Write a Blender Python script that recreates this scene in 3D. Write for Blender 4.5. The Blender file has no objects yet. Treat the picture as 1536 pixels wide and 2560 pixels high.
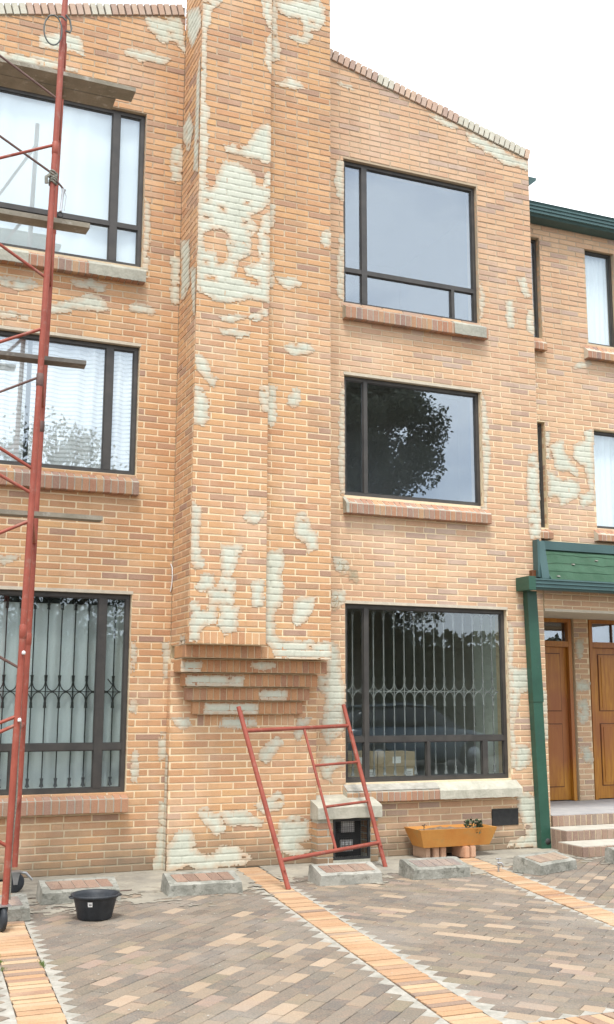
import bpy, math, random
import numpy as np
from mathutils import Vector, Matrix, noise
R = random.Random(7)
S = bpy.context.scene
COL = S.collection

# ------------------------------------------------------------------ camera, light, exposure
CAMPOS = Vector((0, -10.15, 1.55))
CR = Vector((0.92084, -0.38992, 0.00291)).normalized()
CF = Vector((0.38365, 0.90730, 0.17210)).normalized()
CU = CR.cross(CF).normalized()
CR = CF.cross(CU).normalized()
cam = bpy.data.cameras.new('camera')
camo = bpy.data.objects.new('camera', cam)
COL.objects.link(camo)
mw = Matrix((CR, CU, -CF)).transposed().to_4x4()
mw.translation = CAMPOS
camo.matrix_world = mw
cam.sensor_fit = 'VERTICAL'
cam.sensor_height = 24.0
cam.lens = 24.0 * 2703.8 / 2560.0
cam.clip_start = 0.05
cam.clip_end = 2000
S.camera = camo

SUN_EL, SUN_AZ = math.radians(64), math.radians(205)   # azimuth: direction the light comes from, clockwise from +Y
W = bpy.data.worlds.new('World')
S.world = W
W.use_nodes = True
wn = W.node_tree
wn.nodes.clear()
def N(t, typ, **k):
    n = t.nodes.new(typ)
    for a, b in k.items():
        setattr(n, a, b)
    return n
sky = N(wn, 'ShaderNodeTexSky', sky_type='NISHITA', sun_disc=False, sun_elevation=SUN_EL, sun_rotation=SUN_AZ, air_density=1.0, dust_density=2.0, ozone_density=1.0)
tc = N(wn, 'ShaderNodeTexCoord')
mp = N(wn, 'ShaderNodeMapping')
mp.inputs['Scale'].default_value = (1.6, 1.6, 4.0)
cn = N(wn, 'ShaderNodeTexNoise')
cn.inputs['Scale'].default_value = 1.7
cn.inputs['Detail'].default_value = 7
cn.inputs['Roughness'].default_value = 0.55
cr = N(wn, 'ShaderNodeValToRGB')
cr.color_ramp.elements[0].position = 0.40
cr.color_ramp.elements[0].color = (0.4, 0.4, 0.4, 1)
cr.color_ramp.elements[1].position = 0.56
mx = N(wn, 'ShaderNodeMix', data_type='RGBA')
mx.inputs[7].default_value = (9.3, 9.6, 9.9, 1)
bg = N(wn, 'ShaderNodeBackground')
bg.inputs['Strength'].default_value = 0.10
wo = N(wn, 'ShaderNodeOutputWorld')
L = wn.links.new
L(tc.outputs['Generated'], mp.inputs['Vector']); L(mp.outputs[0], cn.inputs['Vector'])
L(cn.outputs['Fac'], cr.inputs['Fac']); L(cr.outputs['Color'], mx.inputs[0])
L(sky.outputs[0], mx.inputs[6]); L(mx.outputs[2], bg.inputs[0]); L(bg.outputs[0], wo.inputs[0])

sl = bpy.data.lights.new('sun', 'SUN')
sl.energy = 1.5
sl.angle = math.radians(12)
sl.color = (1.0, 0.96, 0.9)
so = bpy.data.objects.new('sun', sl)
COL.objects.link(so)
sd = Vector((math.sin(SUN_AZ) * math.cos(SUN_EL), math.cos(SUN_AZ) * math.cos(SUN_EL), math.sin(SUN_EL)))
so.rotation_euler = sd.to_track_quat('Z', 'Y').to_euler()
so.location = (0, -20, 30)

S.view_settings.view_transform = 'Standard'
S.view_settings.look = 'None'
S.view_settings.gamma = 1
S.view_settings.exposure = 1.24
S.view_settings.use_curve_mapping = False
S.cycles.max_bounces = 6
S.cycles.transparent_max_bounces = 12

# ------------------------------------------------------------------ helpers
WO = {}
def empty(name, loc, label, cat, group=None, kind=None):
    o = bpy.data.objects.new(name, None)
    COL.objects.link(o)
    o.empty_display_size = 0.2
    o.location = loc
    WO[o] = Vector(loc)
    tag(o, label, cat, group, kind)
    return o
def tag(o, label=None, cat=None, group=None, kind=None):
    if label: o['label'] = label
    if cat: o['category'] = cat
    if group: o['group'] = group
    if kind: o['kind'] = kind
    return o
def link(name, me, parent, org, rotz=0.0):
    o = bpy.data.objects.new(name, me)
    COL.objects.link(o)
    org = Vector(org)
    WO[o] = org
    if parent is not None:
        o.parent = parent
        o.location = org - WO[parent]
    else:
        o.location = org
    if rotz: o.rotation_euler = (0, 0, rotz)
    return o
class MB:
    def __init__(s):
        s.v = []; s.f = []; s.m = []; s.r = []; s.sm = []
    def add(s, vs, fs, mi=0, rnd=0.0, smooth=False):
        b = len(s.v)
        s.v.extend([tuple(v) for v in vs])
        for f in fs:
            s.f.append([b + i for i in f]); s.m.append(mi); s.r.append(rnd); s.sm.append(smooth)
        return s
    def box(s, x0, x1, y0, y1, z0, z1, mi=0, rnd=0.0):
        v = [(x, y, z) for x in (x0, x1) for y in (y0, y1) for z in (z0, z1)]
        return s.add(v, [(0, 1, 3, 2), (4, 6, 7, 5), (0, 4, 5, 1), (2, 3, 7, 6), (0, 2, 6, 4), (1, 5, 7, 3)], mi, rnd)
    def prism(s, poly, axis, a, b, mi=0):
        """poly: list of 2-D points, extruded along axis 'x','y','z' from a to b"""
        def P(p, t):
            return {'x': (t, p[0], p[1]), 'y': (p[0], t, p[1]), 'z': (p[0], p[1], t)}[axis]
        n = len(poly)
        v = [P(p, a) for p in poly] + [P(p, b) for p in poly]
        fs = [list(range(n)), list(range(2 * n - 1, n - 1, -1))] + [(i, i + n, (i + 1) % n + n, (i + 1) % n) for i in range(n)]
        return s.add(v, fs, mi)
    def tube(s, pts, r, n=10, mi=0, cap=True):
        pts = [Vector(p) for p in pts]
        rs = r if isinstance(r, (list, tuple)) else [r] * len(pts)
        vs = []; prev = None
        for i, p in enumerate(pts):
            d = (pts[min(i + 1, len(pts) - 1)] - pts[max(i - 1, 0)]).normalized()
            if prev is None:
                u = d.cross(Vector((0, 0, 1)) if abs(d.z) < 0.9 else Vector((1, 0, 0))).normalized()
            else:
                u = (prev - d * prev.dot(d)).normalized()
            prev = u
            w = d.cross(u)
            for k in range(n):
                a = 2 * math.pi * k / n
                vs.append(p + (u * math.cos(a) + w * math.sin(a)) * rs[i])
        fs = []
        for i in range(len(pts) - 1):
            for k in range(n):
                fs.append((i * n + k, i * n + (k + 1) % n, (i + 1) * n + (k + 1) % n, (i + 1) * n + k))
        s.add(vs, fs, mi, 0, True)
        if cap:
            m = len(pts) - 1
            s.add(vs[:n], [tuple(range(n - 1, -1, -1))], mi)
            s.add(vs[m * n:], [tuple(range(n))], mi)
        return s
    def lathe(s, prof, c, n=28, mi=0, ax='z'):
        vs = []
        for r, z in prof:
            for k in range(n):
                a = 2 * math.pi * k / n
                if ax == 'z': vs.append((c[0] + r * math.cos(a), c[1] + r * math.sin(a), c[2] + z))
                elif ax == 'x': vs.append((c[0] + z, c[1] + r * math.cos(a), c[2] + r * math.sin(a)))
                else: vs.append((c[0] + r * math.cos(a), c[1] + z, c[2] + r * math.sin(a)))
        fs = [(i * n + k, i * n + (k + 1) % n, (i + 1) * n + (k + 1) % n, (i + 1) * n + k) for i in range(len(prof) - 1) for k in range(n)]
        return s.add(vs, fs, mi, 0, True)
    def build(s, name, mats, parent=None, org=None, kind=None, label=None, cat=None, group=None):
        if not isinstance(mats, (list, tuple)): mats = [mats]
        if org is None:
            a = np.array(s.v)
            lo, hi = a.min(0), a.max(0)
            org = ((lo[0] + hi[0]) / 2, (lo[1] + hi[1]) / 2, lo[2])
        org = Vector(org)
        me = bpy.data.meshes.new(name)
        me.from_pydata([(v[0] - org[0], v[1] - org[1], v[2] - org[2]) for v in s.v], [], s.f)
        for m in mats: me.materials.append(m)
        me.polygons.foreach_set('material_index', s.m)
        me.polygons.foreach_set('use_smooth', s.sm)
        if any(s.r):
            at = me.attributes.new('rnd', 'FLOAT', 'FACE')
            at.data.foreach_set('value', s.r)
        me.update()
        o = link(name, me, parent, org)
        return tag(o, label, cat, group, kind)

def proj(p):
    d = Vector(p) - CAMPOS
    z = d.dot(CF)
    if z < 0.1: return None
    return 768 + 2703.8 * d.dot(CR) / z, 1280 - 2703.8 * d.dot(CU) / z

# ------------------------------------------------------------------ materials
def mat(name):
    m = bpy.data.materials.new(name)
    m.use_nodes = True
    t = m.node_tree
    b = t.nodes['Principled BSDF']
    return m, t, b
def ramp(t, stops, interp='LINEAR'):
    r = N(t, 'ShaderNodeValToRGB')
    r.color_ramp.interpolation = interp
    e = r.color_ramp.elements
    while len(e) > 1: e.remove(e[-1])
    e[0].position = stops[0][0]; e[0].color = (*stops[0][1], 1)
    for p, c in stops[1:]:
        x = e.new(p); x.color = (*c, 1)
    return r
def nz(t, scale, detail=4, rough=0.55, coord=None, dist=0.0):
    n = N(t, 'ShaderNodeTexNoise')
    n.inputs['Scale'].default_value = scale
    n.inputs['Detail'].default_value = detail
    n.inputs['Roughness'].default_value = rough
    n.inputs['Distortion'].default_value = dist
    if coord is not None: t.links.new(coord, n.inputs['Vector'])
    return n
def mrange(t, src, a, b, c=0.0, d=1.0):
    n = N(t, 'ShaderNodeMapRange')
    n.inputs['From Min'].default_value = a; n.inputs['From Max'].default_value = b
    n.inputs['To Min'].default_value = c; n.inputs['To Max'].default_value = d
    t.links.new(src, n.inputs['Value'])
    return n.outputs[0]
def mixc(t, fac, a, b, mode='MIX'):
    n = N(t, 'ShaderNodeMix', data_type='RGBA', blend_type=mode)
    if isinstance(fac, (int, float)): n.inputs[0].default_value = fac
    else: t.links.new(fac, n.inputs[0])
    for i, x in ((6, a), (7, b)):
        if isinstance(x, tuple): n.inputs[i].default_value = (*x, 1)
        else: t.links.new(x, n.inputs[i])
    return n.outputs[2]
def math2(t, op, a, b=0.0):
    n = N(t, 'ShaderNodeMath', operation=op)
    for i, x in ((0, a), (1, b)):
        if isinstance(x, (int, float)): n.inputs[i].default_value = x
        else: t.links.new(x, n.inputs[i])
    return n.outputs[0]
def bump(t, b, h, strength=0.4, dist=0.01):
    n = N(t, 'ShaderNodeBump')
    n.inputs['Strength'].default_value = strength
    n.inputs['Distance'].default_value = dist
    t.links.new(h, n.inputs['Height'])
    t.links.new(n.outputs[0], b.inputs['Normal'])
def rndval(t):
    at = N(t, 'ShaderNodeAttribute', attribute_name='rnd')
    oi = N(t, 'ShaderNodeObjectInfo')
    return math2(t, 'FRACT', math2(t, 'ADD', at.outputs['Fac'], oi.outputs['Random'])), 
def geo(t):
    return N(t, 'ShaderNodeNewGeometry').outputs['Position']

def brick_mat(name, stops, film=(0.66, 0.50, 0.38), film_amt=0.5, grime=True):
    m, t, b = mat(name)
    pos = geo(t)
    v = rndval(t)[0]
    base = ramp(t, stops); t.links.new(v, base.inputs['Fac'])
    c = base.outputs['Color']
    # burnt mottling along the face
    mp = N(t, 'ShaderNodeMapping'); mp.inputs['Scale'].default_value = (6, 6, 22)
    t.links.new(pos, mp.inputs['Vector'])
    n1 = nz(t, 1.6, 5, 0.6, mp.outputs[0])
    c = mixc(t, mrange(t, n1.outputs['Fac'], 0.48, 0.75, 0, 0.55), c, mixc(t, 0.5, c, (0.36, 0.21, 0.14)))
    n2 = nz(t, 1.1, 6, 0.65, pos)
    c = mixc(t, mrange(t, n2.outputs['Fac'], 0.5, 0.72, 0, film_amt), c, film)
    ms_ = N(t, 'ShaderNodeMapping'); ms_.inputs['Scale'].default_value = (7, 7, .7)
    t.links.new(pos, ms_.inputs['Vector'])
    ns_ = nz(t, 1.0, 5, 0.65, ms_.outputs[0])
    c = mixc(t, mrange(t, ns_.outputs['Fac'], 0.52, 0.72, 0, 0.4), c, mixc(t, 0.5, c, (.20, .14, .09)))
    n3 = nz(t, 90, 3, 0.6, pos)
    c = mixc(t, mrange(t, n3.outputs['Fac'], 0.3, 0.75, 0.0, 0.35), c, mixc(t, 0.6, c, (0.75, 0.55, 0.38)))
    n5 = nz(t, 240, 2, 0.5, pos)
    c = mixc(t, mrange(t, n5.outputs['Fac'], 0.58, 0.70, 0.0, 0.45), c, mixc(t, 0.65, c, (0.05, 0.035, 0.025)))
    if grime:
        sp = N(t, 'ShaderNodeSeparateXYZ'); t.links.new(pos, sp.inputs[0])
        n4 = nz(t, 3.5, 5, 0.6, pos)
        h = math2(t, 'SUBTRACT', sp.outputs[2], math2(t, 'MULTIPLY', n4.outputs['Fac'], 0.45))
        c = mixc(t, mrange(t, h, -0.18, 0.2, 0.75, 0.0), c, (0.17, 0.14, 0.10))
    t.links.new(c, b.inputs['Base Color'])
    b.inputs['Roughness'].default_value = 0.9
    b.inputs['Specular IOR Level'].default_value = 0.25
    hh = math2(t, 'ADD', n3.outputs['Fac'], math2(t, 'MULTIPLY', n5.outputs['Fac'], 0.5))
    bump(t, b, hh, 0.35, 0.006)
    return m
ORANGE = [(0, (0.519, 0.292, 0.14)), (0.15, (0.578, 0.33, 0.16)), (0.3, (0.44, 0.221, 0.112)), (0.42, (0.617, 0.373, 0.194)), (0.55, (0.5, 0.259, 0.131)), (0.68, (0.587, 0.354, 0.188)), (0.78, (0.382, 0.216, 0.14)), (0.86, (0.598, 0.354, 0.164)), (0.93, (0.314, 0.191, 0.145)), (1, (0.489, 0.283, 0.15))]
PINK = [(0, (0.57, 0.349, 0.216)), (0.15, (0.61, 0.4, 0.248)), (0.3, (0.49, 0.293, 0.19)), (0.45, (0.63, 0.415, 0.254)), (0.6, (0.53, 0.338, 0.211)), (0.75, (0.61, 0.405, 0.248)), (0.85, (0.39, 0.267, 0.211)), (0.93, (0.47, 0.359, 0.291)), (1, (0.55, 0.333, 0.195))]
M_brick = brick_mat('fired_orange_brick', ORANGE)
M_brickp = brick_mat('fired_pinkish_brick', PINK, film_amt=0.6)
M_sillbrick = brick_mat('sill_brick', [(0, (.38, .185, .105)), (.2, (.31, .15, .10)), (.4, (.44, .26, .135)), (.6, (.22, .145, .13)), (.8, (.40, .20, .115)), (1, (.30, .18, .14))], film=(.30, .27, .24), film_amt=0.45, grime=False)
M_stepbrick = brick_mat('step_brick', [(0, (.22, .135, .10)), (.25, (.30, .21, .165)), (.5, (.18, .12, .10)), (.75, (.33, .24, .185)), (1, (.16, .115, .10))], film=(.30, .27, .23), film_amt=0.7, grime=False)
M_strip = brick_mat('strip_brick', [(0, (.41, .245, .13)), (.2, (.34, .195, .105)), (.4, (.46, .315, .185)), (.6, (.37, .22, .125)), (.75, (.45, .335, .21)), (.86, (.29, .17, .11)), (1, (.18, .15, .125))], film=(.55, .42, .28), film_amt=0.6, grime=False)
M_paver = brick_mat('grey_brown_paver', [(0, (.10, .092, .080)), (.12, (.135, .128, .112)), (.22, (.18, .158, .128)), (.32, (.085, .087, .086)), (.44, (.145, .137, .118)), (.54, (.105, .106, .094)), (.64, (.20, .17, .13)), (.72, (.095, .092, .086)), (.79, (.165, .152, .11)), (.84, (.235, .19, .145)), (.89, (.295, .235, .17)), (.945, (.355, .28, .205)), (.97, (.245, .19, .16)), (1, (.13, .12, .10))],
                    film=(.22, .21, .19), film_amt=0.75, grime=False)
M_looseb = brick_mat('loose_brick', [(0, (.50, .31, .21)), (.5, (.55, .30, .18)), (1, (.46, .33, .24))], grime=False)

M_coping = brick_mat('pale_coping_brick', [(0, (.50, .34, .26)), (.3, (.46, .36, .30)), (.6, (.55, .41, .31)), (.8, (.38, .28, .24)), (1, (.52, .36, .27))], film=(.58, .55, .48), film_amt=0.8, grime=False)
def mortar_mat():
    m, t, b = mat('mortar')
    pos = geo(t)
    sp = N(t, 'ShaderNodeSeparateXYZ'); t.links.new(pos, sp.inputs[0])
    n = nz(t, 1.3, 4, 0.6, pos)
    h = math2(t, 'ADD', sp.outputs[2], math2(t, 'MULTIPLY', n.outputs['Fac'], 3.0))
    n2 = nz(t, 30, 4, 0.6, pos)
    cream = mixc(t, n2.outputs['Fac'], (.66, .53, .34), (.82, .69, .48))
    c = mixc(t, mrange(t, h, 5.8, 8.4, 0, 0.8), cream, (.36, .28, .20))
    n4 = nz(t, 3.5, 5, 0.6, pos)
    g = math2(t, 'SUBTRACT', sp.outputs[2], math2(t, 'MULTIPLY', n4.outputs['Fac'], 0.45))
    c = mixc(t, mrange(t, g, -0.18, 0.2, 0.75, 0.0), c, (0.2, 0.175, 0.13))
    t.links.new(c, b.inputs['Base Color'])
    b.inputs['Roughness'].default_value = 0.95
    bump(t, b, n2.outputs['Fac'], 0.5, 0.01)
    return m
M_mortar = mortar_mat()
def noisy(name, a, c2, scale=8, rough=0.85, bs=0.3, bd=0.01, fine=60, metal=0.0, lo=0.35, hi=0.65, spec=0.4, stain=None, splash=None):
    m, t, b = mat(name)
    pos = geo(t)
    n = nz(t, scale, 6, 0.65, pos)
    n2 = nz(t, fine, 4, 0.6, pos)
    c = mixc(t, mrange(t, n.outputs['Fac'], lo, hi), a, c2)
    c = mixc(t, mrange(t, n2.outputs['Fac'], 0.3, 0.7, 0, 0.3), c, mixc(t, 0.5, c, tuple(x * 0.5 for x in a)))
    if stain:
        n3 = nz(t, scale * 2.3, 6, 0.7, pos)
        c = mixc(t, mrange(t, n3.outputs['Fac'], 0.55, 0.68, 0, 0.8), c, stain)
    if splash:
        n7 = nz(t, 38, 5, 0.7, pos)
        c = mixc(t, mrange(t, n7.outputs['Fac'], 0.66, 0.72, 0, 0.8), c, splash)
    t.links.new(c, b.inputs['Base Color'])
    b.inputs['Roughness'].default_value = rough
    b.inputs['Metallic'].default_value = metal
    b.inputs['Specular IOR Level'].default_value = spec
    if bs: bump(t, b, n2.outputs['Fac'], bs, bd)
    return m
def patch_mat(name, a, bcol, dark):
    m, t, b = mat(name)
    pos = geo(t)
    at = N(t, 'ShaderNodeAttribute', attribute_name='joint')
    n = nz(t, 5, 5, 0.6, pos); n2 = nz(t, 50, 4, 0.6, pos); n3 = nz(t, 9, 4, 0.6, pos)
    c = mixc(t, mrange(t, n.outputs['Fac'], 0.35, 0.65), a, bcol)
    c = mixc(t, mrange(t, n2.outputs['Fac'], 0.35, 0.8, 0, 0.25), c, (.75, .72, .62))
    j = math2(t, 'MULTIPLY', at.outputs['Fac'], mrange(t, n3.outputs['Fac'], 0.45, 0.68, 0.0, 0.6))
    c = mixc(t, j, c, dark)
    ae = N(t, 'ShaderNodeAttribute', attribute_name='thin')
    n6 = nz(t, 16, 4, 0.6, pos)
    th = math2(t, 'MULTIPLY', ae.outputs['Fac'], mrange(t, n6.outputs['Fac'], 0.3, 0.62, 0.1, 0.9))
    c = mixc(t, th, c, (.52, .34, .21))
    t.links.new(c, b.inputs['Base Color'])
    b.inputs['Roughness'].default_value = 0.92
    bump(t, b, n2.outputs['Fac'], 0.3, 0.006)
    return m
M_patch = patch_mat('cement_slurry', (.46, .48, .395), (.55, .57, .475), (.27, .28, .22))
M_patchs = patch_mat('weathered_sill_render', (.25, .25, .21), (.36, .355, .29), (.20, .19, .15))
M_patchd = patch_mat('damp_cement', (.27, .23, .14), (.34, .30, .20), (.14, .12, .08))
M_cement = noisy('cement', (.38, .37, .30), (.50, .48, .40), 9, 0.9, 0.5, 0.012, 45)
M_lintel = noisy('lintel_render', (.50, .45, .36), (.60, .54, .43), 9, 0.9, 0.3)
M_conc = noisy('weathered_concrete', (.27, .27, .24), (.42, .41, .36), 6, 0.92, 0.5, 0.015, 40, stain=(.13, .125, .10))
M_apron = noisy('smeared_concrete', (.24, .225, .19), (.38, .35, .28), 3.0, 0.9, 0.6, 0.015, 35, stain=(.17, .145, .115))
M_gap = noisy('black_joint_dirt', (.03, .027, .02), (.06, .05, .04), 5, 0.95, 0.3)
M_grout = noisy('dark_joint_sand', (.10, .09, .075), (.16, .14, .12), 5, 0.95, 0.3)
M_edge = noisy('whitish_cement', (.28, .27, .23), (.44, .42, .37), 12, 0.9, 0.4, 0.01, 60, stain=(.30, .27, .22))
M_ground = noisy('far_asphalt', (.12, .115, .105), (.17, .16, .15), 1.5, 0.95, 0.3)
M_tread = noisy('cement_tread', (.42, .40, .34), (.53, .50, .43), 6, 0.9, 0.4)
M_landing = noisy('landing_concrete', (.34, .34, .35), (.44, .43, .42), 5, 0.8, 0.2)
M_frame = noisy('dark_bronze_metal', (.04, .038, .036), (.065, .06, .054), 7, 0.45, 0.0, spec=0.5)
M_iron = noisy('black_iron', (.018, .019, .02), (.035, .036, .036), 20, 0.55, 0.0)
M_red = noisy('red_oxide_paint', (.25, .052, .032), (.33, .08, .05), 6, 0.55, 0.3, 0.004, 70, stain=(.30, .16, .12), splash=(.42, .37, .30))
M_rust = noisy('dark_brown_steel', (.10, .055, .045), (.17, .10, .085), 9, 0.6, 0.2)
M_corbel = brick_mat('red_brown_shaded_corbel_brick', [(0, (.44, .21, .095)), (.2, (.36, .165, .08)), (.4, (.49, .25, .11)), (.6, (.41, .19, .09)), (.8, (.31, .15, .09)), (1, (.46, .235, .105))], film_amt=.15, grime=False)  # red-brown brick, its colour darkened further for the shade under the tiers
M_plank = noisy('weathered_plank', (.21, .19, .145), (.30, .27, .215), 5, 0.9, 0.4, 0.01, 50, stain=(.42, .40, .35))
M_plankd = noisy('dark_wet_plank', (.12, .11, .095), (.19, .175, .155), 5, 0.9, 0.4, 0.01, 50, stain=(.30, .28, .25))
M_black = noisy('black_rubber', (.020, .024, .029), (.038, .044, .052), 12, 0.55, 0.2)
M_galv = noisy('galvanised_metal', (.45, .46, .47), (.6, .61, .62), 14, 0.38, 0.0, metal=0.85)
M_green = noisy('green_gutter_paint', (.022, .075, .05), (.03, .095, .065), 3, 0.4, 0.1, 0.004, 40, stain=(.03, .075, .06), splash=(.10, .16, .13))
M_teal = noisy('teal_flashing_paint', (.045, .095, .095), (.06, .12, .12), 3, 0.45, 0.0)
M_felt = noisy('green_roof_felt', (.035, .085, .05), (.055, .12, .075), 5, 0.95, 0.6, 0.01, 80, stain=(.07, .10, .07))
M_terra = noisy('terracotta', (.52, .21, .045), (.56, .27, .065), 4, 0.7, 0.2, 0.005, 60, stain=(.42, .24, .08))
M_soil = noisy('soil', (.16, .11, .07), (.30, .22, .14), 25, 0.95, 0.8, 0.02)
M_leaf = noisy('leaf', (.045, .07, .035), (.08, .11, .06), 20, 0.7, 0.0)
M_leafd = noisy('tree_leaf', (.07, .085, .045), (.11, .12, .075), 3, 0.7, 0.0)
def leafmat(name, a, c2):
    m = noisy(name, a, c2, 3, 0.7, 0.0); t = m.node_tree; b = t.nodes['Principled BSDF']
    tr = N(t, 'ShaderNodeBsdfTranslucent'); tr.inputs['Color'].default_value = (*c2, 1)
    ms = N(t, 'ShaderNodeMixShader'); ms.inputs[0].default_value = 0.5
    out = [n for n in t.nodes if n.type == 'OUTPUT_MATERIAL'][0]
    t.links.new(b.outputs[0], ms.inputs[1]); t.links.new(tr.outputs[0], ms.inputs[2]); t.links.new(ms.outputs[0], out.inputs[0])
    return m
M_leaft = leafmat('pale_tree_leaf', (.11, .12, .08), (.12, .13, .095))  # paler even leaf colour, mixed with translucency
M_coated = brick_mat('slurry_coated_brick', [(0, (.50, .50, .42)), (.5, (.56, .56, .48)), (1, (.46, .45, .38))], film=(.6, .6, .52), grime=False)
M_bark = noisy('bark', (.07, .055, .04), (.12, .1, .08), 8, 0.9, 0.5)
M_moss = noisy('moss_green', (.10, .16, .03), (.16, .22, .05), 20, 0.9, 0.2)
M_rope = noisy('grey_rope', (.13, .13, .11), (.30, .29, .24), 60, 0.9, 0.5)
M_hose = noisy('grey_hose', (.08, .09, .085), (.13, .14, .13), 10, 0.6, 0.0)
M_white = noisy('white_plastic', (.7, .71, .7), (.78, .78, .77), 10, 0.5, 0.0)
M_card = noisy('cardboard', (.42, .33, .21), (.47, .37, .24), 5, 0.85, 0.1)
M_tape = noisy('paper_label', (.78, .78, .76), (.82, .82, .8), 9, 0.6, 0.0)
M_inkshade = noisy('ink_and_shade_black', (.03, .03, .03), (.05, .05, .05), 9, 0.7, 0.0)  # print, and the painted shade in the meter recess and pipe outlet
M_irong = noisy('sky_lightened_iron', (.24, .24, .24), (.34, .34, .33), 20, 0.6, 0.0)  # iron greyed to paint in sky light and pane reflections on the bars
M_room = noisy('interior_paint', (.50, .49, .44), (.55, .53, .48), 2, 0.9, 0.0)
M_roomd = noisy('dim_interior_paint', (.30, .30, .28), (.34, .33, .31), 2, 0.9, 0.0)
M_roomg = noisy('light_lifted_green_paint', (.74, .80, .72), (.78, .84, .76), 2, 0.9, 0.0)  # green wall paint, made paler to stand for light from another window
M_stone = noisy('roof_tile', (.25, .14, .10), (.32, .19, .14), 4, 0.9, 0.3)
def wood_mat():
    m, t, b = mat('varnished_wood')
    pos = geo(t)
    mp = N(t, 'ShaderNodeMapping'); mp.inputs['Scale'].default_value = (14, 14, 1.3)
    t.links.new(pos, mp.inputs['Vector'])
    n = nz(t, 2.2, 6, 0.6, mp.outputs[0], 0.6)
    n2 = nz(t, 0.9, 3, 0.5, pos)
    c = mixc(t, mrange(t, n.outputs['Fac'], 0.35, 0.68), (.50, .225, .03), (.34, .125, .018))
    c = mixc(t, mrange(t, n2.outputs['Fac'], 0.42, 0.62, 0, 0.7), c, (.28, .09, .04))
    t.links.new(c, b.inputs['Base Color'])
    b.inputs['Roughness'].default_value = 0.38
    return m
M_wood = wood_mat()
M_woodd = noisy('dark_varnish', (.10, .035, .015), (.16, .06, .022), 5, 0.4, 0.0)
def cloth(name, a, b2, stripes=False, trans=0.12):
    m, t, b = mat(name)
    pos = geo(t)
    n = nz(t, 3, 4, 0.5, pos)
    c = mixc(t, n.outputs['Fac'], a, b2)
    if stripes:
        w = N(t, 'ShaderNodeTexWave', bands_direction='Z')
        w.inputs['Scale'].default_value = 7.5
        w.inputs['Distortion'].default_value = 0.35
        w.inputs['Detail Scale'].default_value = 0.6
        t.links.new(pos, w.inputs['Vector'])
        c = mixc(t, mrange(t, w.outputs['Fac'], 0.45, 0.1, 0, 0.75), c, (.50, .52, .50))
    t.links.new(c, b.inputs['Base Color'])
    b.inputs['Roughness'].default_value = 0.95
    tr = N(t, 'ShaderNodeBsdfTranslucent')
    t.links.new(c, tr.inputs['Color'])
    ms = N(t, 'ShaderNodeMixShader'); ms.inputs[0].default_value = trans
    out = [n for n in t.nodes if n.type == 'OUTPUT_MATERIAL'][0]
    t.links.new(b.outputs[0], ms.inputs[1]); t.links.new(tr.outputs[0], ms.inputs[2]); t.links.new(ms.outputs[0], out.inputs[0])
    return m
M_sheer = cloth('white_sheer_cloth', (.90, .91, .91), (.92, .92, .92))
M_sheers = cloth('striped_sheer_cloth', (.90, .91, .91), (.92, .92, .91), True)
M_grey = cloth('grey_green_curtain_cloth', (.70, .76, .77), (.82, .86, .87), trans=0.2)
def glass(name, refl, tint, wav=0.03):
    m, t, b = mat(name)
    t.nodes.remove(b)
    g = N(t, 'ShaderNodeBsdfGlossy'); g.inputs['Roughness'].default_value = 0.0; g.inputs['Color'].default_value = (0.82, 0.91, 1.0, 1)
    tr = N(t, 'ShaderNodeBsdfTransparent'); tr.inputs['Color'].default_value = (*tint, 1)
    lw = N(t, 'ShaderNodeLayerWeight'); lw.inputs['Blend'].default_value = 0.5
    fres = math2(t, 'ADD', math2(t, 'MULTIPLY', math2(t, 'POWER', lw.outputs['Facing'], 5.0), 0.9), 0.035)
    n = nz(t, 1.2, 2, 0.5, geo(t))
    bp = N(t, 'ShaderNodeBump'); bp.inputs['Strength'].default_value = 0.03; bp.inputs['Distance'].default_value = wav
    t.links.new(n.outputs['Fac'], bp.inputs['Height']); t.links.new(bp.outputs[0], g.inputs['Normal'])
    f = math2(t, 'MINIMUM', math2(t, 'ADD', fres, refl), 0.95)
    ms = N(t, 'ShaderNodeMixShader')
    out = [n for n in t.nodes if n.type == 'OUTPUT_MATERIAL'][0]
    t.links.new(f, ms.inputs[0]); t.links.new(tr.outputs[0], ms.inputs[1]); t.links.new(g.outputs[0], ms.inputs[2]); t.links.new(ms.outputs[0], out.inputs[0])
    return m
M_glass = glass('window_glass', 0.10, (.93, .96, .96))
M_glassd = glass('tinted_window_glass', 0.15, (.80, .83, .86))
M_glassl = glass('clear_lower_glass', 0.045, (.92, .95, .94))
M_glassm = glass('mirroring_window_glass', 0.13, (.96, .98, .98))
# ------------------------------------------------------------------ masonry
PITCH, COURSE, JT, JV = 0.2535, 0.0655, 0.0125, 0.012
class Wall:
    """flat wall: origin o, direction u (horizontal), outward normal n = u x Z; z is world z"""
    def __init__(s, o, u, u0, u1, z0, z1, holes=(), top=None, off=0.0, thick=0.24, zoff=0.0):
        s.o = Vector(o); s.u = Vector(u); s.n = s.u.cross(Vector((0, 0, 1)))
        s.u0, s.u1, s.z0, s.z1, s.holes, s.top, s.off, s.thick, s.zoff = u0, u1, z0, z1, list(holes), top, off, thick, zoff
        s.rot = math.atan2(s.u.y, s.u.x)
    def P(s, a, z, d=0.0):
        p = s.o + s.u * a + s.n * d
        return (p.x, p.y, z)
    def topz(s, a):
        return s.z1 if s.top is None else s.top(a)
def clip_line(poly, f):
    out = []
    for i in range(len(poly)):
        a, b = poly[i], poly[(i + 1) % len(poly)]
        fa, fb = f(a), f(b)
        if fa >= 0: out.append(a)
        if (fa >= 0) != (fb >= 0):
            t = fa / (fa - fb)
            out.append((a[0] + (b[0] - a[0]) * t, a[1] + (b[1] - a[1]) * t))
    return out
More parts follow.
